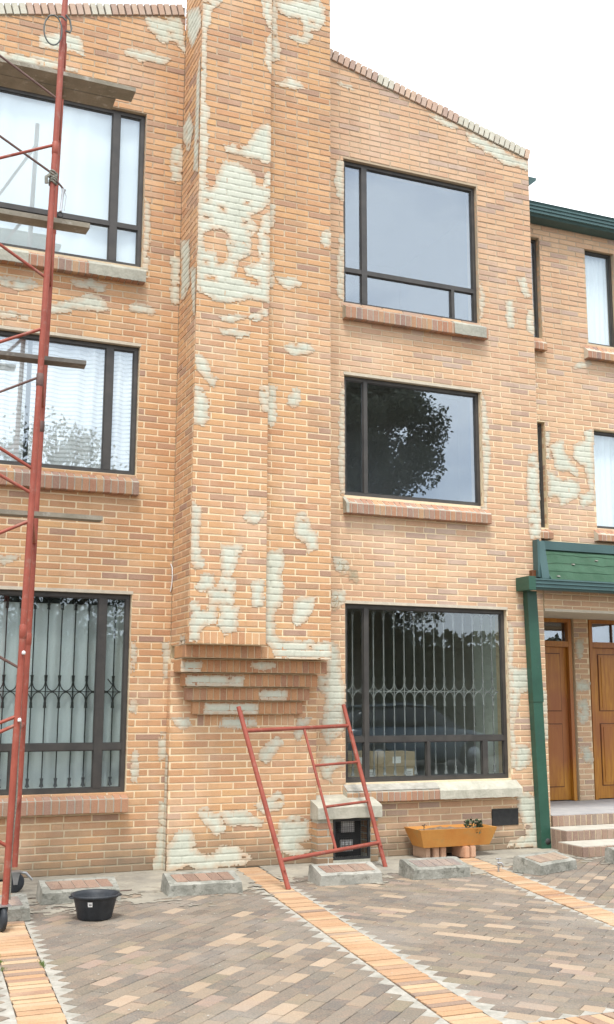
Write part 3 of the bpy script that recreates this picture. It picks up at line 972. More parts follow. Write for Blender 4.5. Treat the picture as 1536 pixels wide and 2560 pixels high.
msL = Masonry(houseL, M_brick); msL.courses(wL); body(wL, houseL)
MB().box(2.6, 3.2, .02, .2, 0, 8.6).build('party_wall', M_mortar, houseL)
for h in HL: reveal(msL, h, wL, .05)
cpL = Masonry(houseL, M_coping, 'coping_brick', 'coping_bricks'); coping(cpL, -1.8, 2.86, topL, .265, coat=((.7, 1.22), (1.9, 2.1))); cpL.finish(); coping_bed(houseL, -1.8, 2.86, topL)
for h in HL[1:]: head_strip(houseL, h, wL)
cement_patches('L', wL, houseL, M_patch)
msL.finish()

msR = Masonry(houseR, M_brickp); msR.courses(wR); body(wR, houseR)
for h in HR: reveal(msR, h, wR, .05)
cpR = Masonry(houseR, M_coping, 'coping_brick', 'coping_bricks'); coping(cpR, 4.36, 7.185, topR, -.257, coat=((5.12, 5.34), (6.2, 7.12))); cpR.finish(); coping_bed(houseR, 4.36, 7.185, topR)
for h in HR[1:]: head_strip(houseR, h, wR)
cement_patches('R', wR, houseR, M_patch)
cement_patches('RD', wR, houseR, M_patchd)
msR.finish()
MB().box(VENT[0] + .003, VENT[1] - .003, -.006, .01, VENT[2] + .003, VENT[3] - .003).build('vent_plate', M_iron, houseR)
# plain rear bodies: side walls, roofs (behind the parapets)
MB().box(6.96, 7.178, .242, 9, 0, 7.75).build('side_wall', M_mortar, houseR)
MB().prism([(.26, 7.72), (9, 8.6), (9, 8.7), (.26, 7.82)], 'x', 4.36, 7.176).build('roof', M_stone, houseR)
MB().prism([(.26, 7.3), (9, 8.2), (9, 8.3), (.26, 7.4)], 'x', -1.8, 4.3).build('roof', M_stone, houseL)
MB().box(-1.8, -1.58, .242, 9, 0, 7.28).build('side_wall', M_mortar, houseL)
# green gutter end sticking out behind the parapet's low corner
g = MB(); g.prism([(7.19, 7.94), (7.475, 7.94), (7.46, 7.90), (7.40, 7.85), (7.19, 7.76)], 'y', .25, 7)
g.build('gutter', M_teal, houseR)

msE = Masonry(houseE, M_brickp); msE.courses(wE); body(wE, houseE)
for h in HE[:2]: reveal(msE, h, wE, .075)
for h in HE[2:]: reveal(msE, h, wE, .05)
wP = Wall((0, 0, 0), EX, 7.193, 9.8, 2.58, 2.93, off=.09, thick=.2)     # wall band over the entrance
msE.courses(wP); body(wP, houseE, 'entrance_beam')
wQ = Wall((0, 1.33, 0), EX, 8.57, 8.795, .335, 2.6, off=.03, thick=.15)  # pier between the doors
msE.courses(wQ); body(wQ, houseE, 'door_pier')
cement_patches('AN', wE, houseE, M_patch); cement_patches('PR', wQ, houseE, M_patch)
msE.finish()
MB().box(7.193, 9.8, -.006, .05, 2.552, 2.579).build('lintel', M_lintel, houseE)
MB().box(7.193, 9.8, .051, 1.6, 2.60, 2.68).build('porch_ceiling', M_lintel, houseE)
MB().box(7.0, 7.19, .27, 1.6, 0, 2.9).build('porch_side_wall', M_cement, houseE)
MB().box(7.19, 8.56, 1.5, 1.6, .3, 2.6).box(8.8, 9.8, 1.5, 1.6, .3, 2.6).build('porch_back_wall', M_cement, houseE)
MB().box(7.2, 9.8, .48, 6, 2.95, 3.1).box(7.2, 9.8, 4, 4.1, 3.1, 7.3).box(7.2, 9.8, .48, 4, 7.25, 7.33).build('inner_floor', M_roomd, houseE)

# chimney stack
mc = Masonry(chim, M_brick)
F0, F1 = -.6, -.48
wF0 = Wall((0, F0, 0), EX, 2.873, 3.625, 2.065, 11.2, off=.0, thick=.6)
wF1 = Wall((0, F1, 0), EX, 3.627, 4.35, 1.945, 11.2, off=.16, thick=.48)
wSD = Wall((2.873, 0, 0), (0, -1, 0), .0, .577, 2.065, 11.2, off=.05, thick=.0)
wSR = Wall((4.35, 0, 0), EY, -.457, 0, 1.945, 11.2, off=.05)
wBW = Wall((0, -.12, 0), EX, 2.848, 4.352, 0, 1.945, [(3.12, 4.11, 1.31, 1.441)], off=.07, thick=.12)
wBS = Wall((2.848, 0, 0), (0, -1, 0), 0, .097, 0, 1.9, off=.0)
for w, zs in ((wF0, 2.18), (wF1, 2.062)):
    w2 = Wall(w.o, w.u, w.u0, w.u1, zs, w.z1, off=w.off, thick=w.thick); mc.courses(w2)
mc.courses(wSD); mc.courses(wSR); mc.courses(wBW); mc.courses(wBS)
mb = MB()
mb.box(2.8775, 3.6205, F0 + .0045, 0, 2.065, 11.2).box(3.6225, 4.3455, F1 + .0045, 0, 1.945, 11.19).box(2.8525, 4.3475, -.1155, 0, 0, 1.944)
mb.build('stack_core', M_mortar, chim)
mc.soldiers(wF0, 2.873, 3.625, 2.066, 2.178, depth=.1)
mc.soldiers(wF1, 3.627, 4.35, 1.946, 2.06, depth=.1)
tiers = [(1.94, 2.06, -.48, 2.875, 3.625), (1.81, 1.93, -.36, 2.872, 4.356), (1.68, 1.80, -.29, 2.937, 4.286), (1.55, 1.67, -.23, 2.973, 4.23), (1.42, 1.54, -.18, 3.05, 4.175)]
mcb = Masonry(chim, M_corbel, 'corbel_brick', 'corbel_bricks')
for z0, z1, y, x0, x1 in tiers:
    w = Wall((0, y, 0), EX, x0, x1, z0, z1)
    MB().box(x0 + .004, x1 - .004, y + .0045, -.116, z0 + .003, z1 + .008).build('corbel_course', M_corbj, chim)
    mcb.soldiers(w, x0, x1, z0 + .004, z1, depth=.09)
    ws = Wall((x0, 0, 0), (0, -1, 0), .12, -y, z0, z1)
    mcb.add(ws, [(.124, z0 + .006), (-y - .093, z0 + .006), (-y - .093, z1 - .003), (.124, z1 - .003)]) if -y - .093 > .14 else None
mc.soldiers(wBW, 3.12, 4.11, 1.314, 1.419)
cement_patches('F0', Wall(wF0.o, wF0.u, 2.873, 3.625, 2.066, 11.2, off=wF0.off), chim, M_patch)
cement_patches('F1', Wall(wF1.o, wF1.u, 3.63, 4.35, 1.945, 11.2, off=wF1.off), chim, M_patch)
cement_patches('SD', wSD, chim, M_patch, shift=lambda p: (.6 - p[0], p[1]))
cement_patches('BW', Wall(wBW.o, wBW.u, 2.848, 4.352, 0, 1.40, off=wBW.off), chim, M_patch)
patch(wBS, [(-.1, -.1), (.2, -.1), (.2, .9), (.1, 1.05), (-.1, 1.1)], chim, M_patch, 91)
for (z0, z1, y, x0, x1), spans in zip(tiers, ([], [(2.875, 3.05), (3.58, 3.80)], [(2.98, 3.50)], [(3.73, 3.97)], [(3.18, 3.68)])):
    w = Wall((0, y, 0), EX, x0, x1, z0 + .004, z1 - .002, zoff=z0 - .03)
    for i, (a, b) in enumerate(spans):
        patch(w, [(a, z0 - .05), (b, z0 - .05), (b + .01, z1 + .05), (a - .01, z1 + .05)] if i != 1 else [(a, z0 + .05), (a + .08, z0 + .03), (b, z0 + .05), (b, z1 + .05), (a, z1 + .05)], chim, M_patch, 100 + i + int(y * 100))
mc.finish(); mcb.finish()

# ------------------------------------------------------------------ windows
def window(parent, h, y, vm=(), hm=(), lowm=(), ft=.04, gl=None, sash=True, label=None, slot=False, depth=.05):
    """h: opening; vm: (x0, x1) full-height mullions; hm: (z0, z1) transoms; lowm: (x0, x1) mullions below the transom"""
    x0, x1, z0, z1 = h[0] + .003, h[1] - .003, h[2] + .003, h[3] - .003
    f = MB()
    def fr(a, b, c, d, t, ya, yb):
        f.box(a, a + t, ya, yb, c, d).box(b - t, b, ya, yb, c, d).box(a + t, b - t, ya, yb, c, c + t).box(a + t, b - t, ya, yb, d - t, d)
    fr(x0, x1, z0, z1, ft, y, y + depth)
    W_ = f.build('window', M_frame, parent, label=label)
    gy = y + depth * .55
    X0, X1, Z0, Z1 = x0 + ft, x1 - ft, z0 + ft, z1 - ft
    for a, b in vm: MB().box(a, b, y - .004, y + depth - .004, Z0 + .001, Z1 - .001).build('mullion', M_frame, W_)
    cols = []; c = X0
    for a, b in vm: cols.append((c, a)); c = b
    cols.append((c, X1))
    for (a, b) in cols:
        if hm:
            for c, d in hm: MB().box(a + .001, b - .001, y - .002, y + depth - .002, c, d).build('transom', M_frame, W_)
    panes = []
    for (a, b) in cols:
        rows = [(Z0, Z1)] if not hm else [(Z0, hm[0][0]), (hm[0][1], Z1)]
        for r, (c, d) in enumerate(rows):
            subs = [(a, b)]
            if hm and r == 0:
                for p, q in lowm:
                    for k, (e, g2) in enumerate(list(subs)):
                        if e < p and q < g2:
                            subs[k:k + 1] = [(e, p), (q, g2)]
                            MB().box(p, q, y - .003, y + depth - .003, c + .001, d - .001).build('mullion', M_frame, W_)
            for e, g2 in subs: panes.append((e, g2, c, d))
    for (a, b, c, d) in panes:
        if sash and not slot:
            s_ = MB(); t = .009
            s_.box(a, a + t, gy - .014, gy + .01, c, d).box(b - t, b, gy - .014, gy + .01, c, d).box(a + t, b - t, gy - .014, gy + .01, c, c + t).box(a + t, b - t, gy - .014, gy + .01, d - t, d)
            s_.build('sash', M_frame, W_)
        MB().box(a + .002, b - .002, gy - .002, gy + .002, c + .002, d - .002).build('pane', gl or M_glass, W_)
    return W_
def grille(W_, h, y, xs, zmid, top=True, mi=None):
    mi = mi or M_iron
    z0, z1 = h[2] + .05, h[3] - .04
    r = (xs[1] - xs[0]) / 2 if len(xs) > 1 else .06
    sc = MB()
    sc.box(h[0] + .04, h[1] - .04, y - .003, y + .003, zmid - .004, zmid + .004)
    for x in xs:
        b = MB(); b.tube([(x, y, z0), (x, y, z1)], .0062 if mi is M_iron else .0072, 6)
        for zc, up in ((zmid + .125, 1), (zmid - .125, -1)):   # flared ferrules
            b.lathe([(.012, -.03 * up), (.013, 0), (.017, .025 * up)], (x, y, zc), 8)
        b.lathe([(.021, 0), (.013, .03), (.0125, .05), (.017, .075)], (x, y, z0 + .01), 8)
        if top: b.lathe([(.015, 0), (.012, .03), (.017, .05)], (x, y, z1 - .12), 8)
        b.build('grille_bar', mi, W_)
        for sgn in (1, -1):
            for side in (-1, 1):
                pts = []
                for k in range(8):
                    a = math.pi / 2 * k / 7
                    pts.append((x + side * (r - r * math.cos(a)) * .98 + side * .004, y, zmid + sgn * (.005 + r * 1.45 * (1 - math.sin(a))) ))
                sc.tube(pts, .0052, 5, cap=False)
        if top:
            for side in (-1, 1):
                pts = [(x + side * (r - r * math.cos(math.pi / 2 * k / 6)) , y, z1 - .10 + .085 * math.sin(math.pi / 2 * k / 6)) for k in range(7)]
                sc.tube(pts, .0042, 5, cap=False)
    sc.build('grille_scrolls', mi, W_)
def sill(parent, x0, x1, zf1, zf0, zb, y=-.085, m=None, cover=(), bed=None, wally=0.0, pitch=.0655):
    """row of bricks on edge under a window: front face zf0..zf1, sloping up to zb at the wall"""
    c = MB(); e = .0045
    c.prism([(wally + .04, zb - .006), (y + e + wally, zf1 - .006), (y + e + wally, zf0 + .006), (wally + .0, zf0 + .006)], 'x', x0 + .003, x1 - .003)
    S_ = c.build('window_sill', bed or M_cement, parent)
    n = round((x1 - x0) / pitch); p = (x1 - x0) / n; me = []
    for k in range(3):
        q = MB(); w = p / 2 - .0055
        J = [R.uniform(-.002, .002) for _ in range(6)]
        q.prism([(wally + .03, zb + J[0]), (y + wally + .012, zf1 - .002), (y + wally + J[1], zf1 - .016 + J[2]), (y + wally + J[3], zf0 + .006), (y + wally + .006, zf0 + J[4]), (wally - .002, zf0)], 'x', -w, w)
        mm = bpy.data.meshes.new('sill_brick'); mm.from_pydata([(a, b, z_ - zf0) for a, b, z_ in q.v], [], q.f); mm.materials.append(m or M_sillbrick)
        me.append(mm)
    for i in range(n):
        o = link('sill_brick', R.choice(me), S_, (x0 + (i + .5) * p, 0, zf0 + R.uniform(-.002, .002)))
        o.rotation_euler = (R.uniform(-.01, .01), R.uniform(-.012, .012), 0)
    for a, b, mk in cover:
        q = MB(); k = max(2, int((b - a) / .03)); vs = []
        prof = [(wally + .03, zb + .006), (y + wally + .012, zf1 + .004), (y + wally - .006, zf1 - .014), (y + wally - .006, zf0 + .004)]
        for i in range(k + 1):
            x = a + (b - a) * i / k
            for (py_, pz_) in prof:
                vs.append((x, py_ + noise.noise((x * 14, pz_ * 30, 1)) * .005 - .002, pz_ + noise.noise((x * 20, pz_ * 9, 7)) * .006))
        fs = [(i * 4 + j, (i + 1) * 4 + j, (i + 1) * 4 + j + 1, i * 4 + j + 1) for i in range(k) for j in range(3)]
        fs += [(0, 1, 2, 3), (k * 4 + 3, k * 4 + 2, k * 4 + 1, k * 4)]
        q.add(vs, fs); q.build('cement_patch', mk, S_)
    return S_
def room(parent, x0, x1, z0, z1, y0=.246, y1=2.8, m=None):
    q = MB(); t = .04
    q.box(x0 - t, x0, y0, y1, z0, z1).box(x1, x1 + t, y0, y1, z0, z1).box(x0 - t, x1 + t, y1, y1 + t, z0, z1).box(x0 - t, x1 + t, y0, y1, z0 - t, z0).box(x0 - t, x1 + t, y0, y1, z1, z1 + t)
    return q.build('room_lining', m or M_roomd, parent)
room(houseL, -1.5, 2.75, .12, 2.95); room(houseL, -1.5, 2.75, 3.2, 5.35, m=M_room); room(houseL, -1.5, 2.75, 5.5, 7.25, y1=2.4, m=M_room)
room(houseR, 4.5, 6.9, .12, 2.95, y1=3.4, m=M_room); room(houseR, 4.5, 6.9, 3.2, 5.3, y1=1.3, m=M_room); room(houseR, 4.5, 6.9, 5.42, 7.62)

w1 = window(houseR, HR[0], .055, vm=[(4.963, 5.03)], hm=[(6.20, 6.25)], lowm=[(6.10, 6.14)], gl=M_glassd, label='bare window with a low row of panes, mirroring plain grey sky')
w2 = window(houseR, HR[1], .055, vm=[(4.974, 5.02)], gl=M_glassd, label='bare window of two panes mirroring a tree and clouds')
w3 = window(houseR, HR[2], .055, vm=[(4.962, 5.017)], hm=[(1.135, 1.19)], lowm=[(5.692, 5.73), (6.371, 6.436)], gl=M_glassl, label='barred ground floor window with a dark room and cardboard boxes behind it')
grille(w3, HR[2], .15, [4.875 + .1215 * i for i in range(15)], 1.653, mi=M_irong)
w4 = window(houseL, HL[0], .055, vm=[(2.146, 2.22)], hm=[(6.26, 6.31)], gl=M_glass, label='top window with a sheet behind white glare')
w5 = window(houseL, HL[1], .055, vm=[(2.162, 2.235)], gl=M_glassm, label='window with thin striped curtains')
w6 = window(houseL, HL[2], .055, vm=[(2.178, 2.254)], hm=[(1.097, 1.155)], lowm=[(1.418, 1.45)], gl=M_glassl, label='barred ground floor window with grey green curtains')
grille(w6, HL[2], .15, [2.36 - .1265 * i for i in range(15)][::-1], 1.629)
MB().tube([(2.30, .12, 1.75), (2.34, .12, 1.70)], .006, 6).build('latch', M_iron, w6)
for h, pm in ((HE[2], None), (HE[3], None)):
    window(houseE, h, .33, gl=M_glass, ft=.03)
for h in HE[:2]: window(houseE, h, .27 + .07, gl=M_glassd, ft=.03, slot=True, depth=.03)
# interior finishes seen through the low middle window
MB().box(6.75, 6.895, .25, .8, .13, 2.94).build('pale_green_wall_end', M_roomg, houseR)
MB().box(4.51, 6.7, .26, 1.1, .655, .70).build('inner_ledge', M_woodd, houseR)
sill(houseR, 4.70, 6.50, 5.76, 5.622, 5.808, cover=[(6.05, 6.47, M_patchs)])
sill(houseR, 4.70, 6.48, 3.60, 3.485, 3.682, cover=[(4.70, 4.735, M_patchs)])
sill(houseR, 4.69, 6.75, .655, .55, .727, y=-.1, cover=[(5.75, 6.752, M_cement)])
MB().prism([(.03, .736), (-.09, .668), (-.09, .66), (.03, .72)], 'x', 4.70, 5.76).build('sill_render', M_edge, houseR)
sill(houseL, .7, 2.50, 5.785, 5.66, 5.842, cover=[(.7, 1.35, M_patchs), (1.93, 2.50, M_patchs)])
sill(houseL, .7, 2.50, 3.635, 3.50, 3.70, pitch=.069)
sill(houseL, .45, 2.485, .672, .54, .702, y=-.1, pitch=.069)
sill(houseE, 8.09, 8.75, 5.79, 5.69, 5.90, y=-.085, wally=.27, bed=M_lintel)
sill(houseE, 8.12, 8.75, 3.52, 3.43, 3.595, y=-.085, wally=.27, bed=M_lintel)
sill(houseE, 7.2, 7.50, 5.80, 5.70, 5.87, y=-.085, wally=.27, bed=M_lintel)
sill(houseE, 7.2, 7.49, 3.50, 3.41, 3.55, y=-.085, wally=.27, bed=M_lintel)

# curtains
def curtain(x0, x1, z0, z1, y, m, label, amp=.025, wl=.16, seed=0, sag=0):
    nx, nz_ = int((x1 - x0) / .02) + 2, 14
    vs = []
    for j in range(nz_ + 1):
        z = z0 + (z1 - z0) * j / nz_
        for i in range(nx + 1):
            x = x0 + (x1 - x0) * i / nx
            ph = noise.noise((x * 2.3, seed, z * .25)) * 5
            vs.append((x, y + amp * math.sin(x / wl * 2 * math.pi + ph) + noise.noise((x * 9, z * .6, seed)) * amp * .6, z + sag * noise.noise((x * 2, seed, 0))))
    fs = [(j * (nx + 1) + i, j * (nx + 1) + i + 1, (j + 1) * (nx + 1) + i + 1, (j + 1) * (nx + 1) + i) for j in range(nz_) for i in range(nx)]
    q = MB(); q.add(vs, fs, 0, 0, True)
    return q.build('curtain', m, None, label=label, cat='curtain')
curtain(.765, 2.475, 5.86, 7.52, .125, M_sheer, 'white sheer curtain behind the top left window', .008, .3, 1)
curtain(.77, 1.42, 3.715, 5.01, .135, M_sheers, 'fine striped sheer curtain left of the dark gap in the middle left window', .02, .14, 2)
curtain(1.46, 2.475, 3.715, 5.01, .135, M_sheers, 'fine striped sheer curtain right of the dark gap in the middle left window', .02, .17, 3)
curtain(.5, 2.5, .66, 2.45, .20, M_grey, 'grey green curtain behind the barred window at bottom left', .02, .15, 4)
curtain(8.15, 8.70, 5.88, 7.2, .42, M_sheer, 'pale pleated curtain in the upper window at the right edge', .014, .07, 5)
curtain(8.15, 8.75, 3.57, 4.87, .42, M_sheer, 'pale pleated curtain in the lower window above the green awning', .014, .08, 6)

# eaves gutter of the set back house
g = MB()
g.prism([(.265, 7.335), (.12, 7.35), (.085, 7.39), (.085, 7.50), (.07, 7.525), (.265, 7.525)], 'x', 7.2, 9.8)
G_ = g.build('eaves_gutter', M_teal, houseE)
for z in (7.385, 7.43, 7.475): MB().tube([(7.2, .083, z), (9.8, .083, z)], .011, 6).build('gutter_rib', M_teal, G_)
MB().prism([(.27, 7.38), (4, 7.9), (4, 7.96), (.27, 7.50)], 'x', 7.2, 9.8).build('roof', M_stone, houseE)
# green awning roof over the entrance, flashing, gutter and downpipe
def aw(d):   # point on slope, d=0 at the wall
    return (.262 - .40 * d, 3.33 - .44 * d)
q = MB(); n = 46; mrow = 14; vs = []
for j in range(mrow + 1):
    for i in range(n + 1):
        yy, zz = aw(j / mrow); x = 7.16 + 2.64 * i / n
        k = noise.noise((x * 3, j * .35, 2)) * .010
        vs.append((x, yy - abs(k), zz + k))
q.add(vs, [(j * (n + 1) + i, j * (n + 1) + i + 1, (j + 1) * (n + 1) + i + 1, (j + 1) * (n + 1) + i) for j in range(mrow) for i in range(n)], 0, 0, True)
A_ = q.build('awning_roof', M_felt, houseE)
for r_ in range(3):                                        # lapped felt edges
    pts = []; d0 = .25 + .25 * r_
    for i in range(40):
        yy, zz = aw(d0 + noise.noise((i * .35, r_ * 5, 0)) * .05); pts.append((7.2 + i * .066, yy - .006, zz + .004))
    MB().tube(pts, .0025, 4).build('felt_lap', M_felt, A_)
for x, d0 in ((7.62, .52), (8.0, .36), (7.3, .9)):
    yy, zz = aw(d0); MB().box(x, x + .035, yy - .02, yy + .0, zz, zz + .012).build('litter_scrap', M_edge, A_)
# raking board at its left end and top flashing
y0_, z0_ = aw(-.02); y1_, z1_ = aw(1.02)
MB().prism([(y0_, z0_ + .03), (y1_ - .03, z1_ + .0), (y1_ - .03, z1_ - .10), (y0_, z0_ - .10)], 'x', 7.185, 7.20).build('awning_end', M_green, houseE)
MB().box(6.905, 6.955, -.02, -.006, 2.6, 2.66).build('pipe_strap', M_green, houseE)
rf = MB(); rf.prism([(-.006, 3.34), (-.05, 3.335), (-.13, 2.91), (-.13, 2.90), (-.006, 2.90)], 'x', 7.085, 7.184); rf.box(7.055, 7.083, -.10, -.006, 2.92, 3.345).build('raking_flashing', M_teal, houseE)
MB().box(7.0, 7.05, -.06, -.006, 2.915, 3.0).build('rust_stained_bracket', M_woodd, houseE)
MB().box(7.186, 9.8, .19, .262, 3.285, 3.385).build('top_flashing', M_teal, houseE)
g = MB(); g.prism([(-.14, 2.765), (-.235, 2.765), (-.25, 2.80), (-.25, 2.885), (-.14, 2.90)], 'x', 6.84, 9.8)
G2 = g.build('awning_gutter', M_teal, houseE)
for z in (2.79, 2.83, 2.87): MB().tube([(6.9, -.252, z), (9.8, -.252, z)], .008, 6).build('gutter_rib', M_teal, G2)
MB().box(6.815, 6.905, -.262, -.01, 2.755, 2.905).build('gutter_outlet', M_green, houseE)
p = MB(); xt, xb = 6.965, 7.045
vs = []
for z, x in ((2.76, xt), (1.55, xt + .035), (1.54, xt + .033), (.0, xb)):
    g3 = .006 if z == 1.55 else 0
    vs += [(x - .062 - g3, -.012, z), (x + .062 + g3, -.012, z), (x + .062 + g3, -.095 - g3, z), (x - .062 - g3, -.095 - g3, z)]
p.add(vs, [(i * 4 + k, i * 4 + (k + 1) % 4, (i + 1) * 4 + (k + 1) % 4, (i + 1) * 4 + k) for i in range(3) for k in range(4)] + [(0, 1, 2, 3), (12, 13, 14, 15)])
DP = p.build('downpipe', M_green, houseE)
MB().lathe([(.0, -.004), (.034, -.004), (.034, .004), (0, .004)], (xb + .02, -.094, .075), 14, ax='y').build('outlet_shade_disc', M_inkshade, DP)  # black disc; the darkness inside the outlet is put into its colour

# ------------------------------------------------------------------ front doors
def door(x0, x1, label, hinge=1, jamb=True):
    D = empty('front_door', ((x0 + x1) / 2, 1.4, .335), label, 'door', 'varnished front doors')
    y = 1.40; zt = 2.24
    fr = MB(); fr.box(x0 - .05, x0, 1.345, 1.46, .336, 2.598).box(x1, x1 + .05, 1.345, 1.46, .336, 2.598).box(x0, x1, 1.35, 1.46, 2.55, 2.598).box(x0, x1, 1.35, 1.46, zt, zt + .07)
    fr.build('door_frame', M_wood, D)
    lf = MB(); lf.box(x0 + .004, x1 - .004, y, y + .04, .345, zt - .004); LF = lf.build('door_leaf', M_wood, D)
    W_ = (x1 - x0)
    for a, b in ((x0 + .1, x0 + W_ / 2 - .035), (x0 + W_ / 2 + .035, x1 - .1)):
        for c, d in ((.50, 1.28), (1.43, 2.16)):
            MB().box(a, b, y - .003, y + .0, c, d).build('panel_groove', M_woodd, LF)
            MB().prism([(a + .012, c + .012), (b - .012, c + .012), (b - .012, d - .012), (a + .012, d - .012)], 'y', y - .012, y - .0032).build('raised_panel', M_wood, LF)
            MB().box(a + .045, b - .045, y - .019, y - .0122, c + .045, d - .045).build('panel_field', M_wood, LF)
    MB().box(x0 + .002, x1 - .002, 1.41, 1.416, zt + .071, 2.549).build('transom_pane', M_glassd, D)
    MB().box((x0 + x1) / 2 - .1, (x0 + x1) / 2 - .085, 1.39, 1.42, zt + .07, 2.55).box((x0 + x1) / 2 + .085, (x0 + x1) / 2 + .1, 1.39, 1.42, zt + .07, 2.55).box(x0, x1, 1.43, 1.46, zt + .07, 2.55).build('transom_bars', M_woodd, D)
    return D
door(7.62, 8.49, 'varnished wooden front door left of the brick pier, nearer the green downpipe')
door(8.87, 9.75, 'varnished wooden front door right of the brick pier, cut by the photo edge')

# ------------------------------------------------------------------ entrance steps
st = empty('front_steps', (8, -.4, 0), 'three brick fronted steps with cement treads rising to the wooden doors', 'steps')
for name, x0, y0, y1, z0, z1 in (('bottom_step', 6.99, -.80, -.378, 0, .108), ('middle_step', 7.105, -.375, -.012, 0, .213), ('landing', 7.196, -.008, 1.49, 0, .332)):
    MB().box(x0 + .004, 9.8, y0 + .005, y1, z0 - .02, z1 - .012).build(name, M_mortar, st)
    MB().box(x0 + .004, 9.8, y0 + .012, y1, z1 - .011, z1).build('tread', M_landing if name == 'landing' else M_tread, st)
mst = Masonry(st, M_stepbrick, 'riser_brick', 'riser_bricks')
for x0, y0, z0, z1 in ((6.99, -.80, .0, .104), (7.105, -.375, .105, .209), (7.196, -.008, .21, .328)):
    mst.soldiers(Wall((0, y0, 0), EX, x0, 9.8, z0, z1), x0, 9.8, z0, z1, pitch=.074)
mst.soldiers(Wall((6.99, 0, 0), (0, -1, 0), .378, .777, 0, .104), .38, .777, 0, .104, pitch=.08)
mst.soldiers(Wall((7.105, 0, 0), (0, -1, 0), .0, .352, 0, .209), .015, .352, 0, .209, pitch=.08)
mst.finish()
# ------------------------------------------------------------------ meter box
mbx = empty('meter_box', (4.62, -.14, 0), 'low brick meter box with sloping cement cap and wire mesh door', 'meter box')
MB().box(4.30, 4.462, -.265, -.003, 0, .418).box(4.866, 4.948, -.265, -.003, 0, .418).box(4.462, 4.866, -.05, -.003, .03, .418).box(4.462, 4.866, -.265, -.003, 0, .035).build('box_body', M_cement, mbx)
mm = Masonry(mbx, M_brick)
mm.courses(Wall((0, -.27, 0), EX, 4.296, 4.466, 0, .42, off=.1, thick=.01)); mm.courses(Wall((0, -.27, 0), EX, 4.864, 4.952, 0, .42, off=.02, thick=.01))
mm.courses(Wall((4.296, 0, 0), (0, -1, 0), .122, .247, 0, .42, thick=.01))
mm.courses(Wall((4.864, 0, 0), (0, -1, 0), .06, .247, 0.04, .42, thick=.01))
mm.finish()
q = MB(); k = 18; prof = [(-.002, .628), (-.29, .552), (-.312, .535), (-.312, .43), (-.27, .421), (-.002, .421)]
vs = []
for i in range(k + 1):
    x = 4.286 + (4.975 - 4.286) * i / k
    for a, b in prof: vs.append((x, a + (noise.noise((x * 9, b * 20, 0)) * .008 if a < -.1 else 0), b + noise.noise((x * 7, a * 9, 4)) * .008))
n_ = len(prof)
q.add(vs, [(i * n_ + j, (i + 1) * n_ + j, (i + 1) * n_ + (j + 1) % n_, i * n_ + (j + 1) % n_) for i in range(k) for j in range(n_)] + [tuple(range(n_)), tuple(range(k * n_ + n_ - 1, k * n_ - 1, -1))])
q.build('sloping_cap', M_cement, mbx)
MB().box(4.47, 4.862, -.055, -.0505, .036, .417).build('recess_shade', M_inkshade, mbx)  # flat black sheet painting the shade inside the box recess
f = MB(); f.box(4.468, 4.49, -.262, -.24, .036, .418).box(4.838, 4.86, -.262, -.24, .036, .418).box(4.49, 4.838, -.262, -.24, .396, .418).box(4.49, 4.838, -.262, -.24, .036, .058)
DR = f.build('mesh_door', M_iron, mbx)
g = MB()
for i in range(18): g.box(4.49 + i * .0195, 4.4925 + i * .0195, -.252, -.2495, .058, .396)
for i in range(17): g.box(4.49, 4.838, -.2493, -.247, .066 + i * .0195, .0685 + i * .0195)
g.build('wire_mesh', M_iron, DR)
for (a, b) in ((4.60, .28), (4.585, .10)):
    m_ = MB().box(a, a + .14, -.16, -.06, b, b + .11).build('meter', M_galv, mbx)
    for i in range(3): MB().box(a + .015 + i * .04, a + .045 + i * .04, -.166, -.161, b + .06, b + .095).build('meter_window', M_white, m_)

M_insr = brick_mat('red_inset_brick', [(0, (.17, .10, .08)), (.5, (.23, .155, .12)), (1, (.13, .085, .07))], film=(.36, .33, .28), film_amt=.7, grime=False)
M_insg = brick_mat('grey_inset_brick', [(0, (.16, .145, .14)), (.5, (.20, .17, .155)), (1, (.13, .125, .135))], grime=False)
M_inst = brick_mat('tan_inset_brick', [(0, (.27, .215, .165)), (.5, (.21, .16, .13)), (1, (.30, .245, .185))], grime=False)
M_concd = noisy('mossy_concrete', (.20, .20, .17), (.38, .375, .33), 7, 0.92, 0.6, 0.015, 40, stain=(.065, .07, .05))
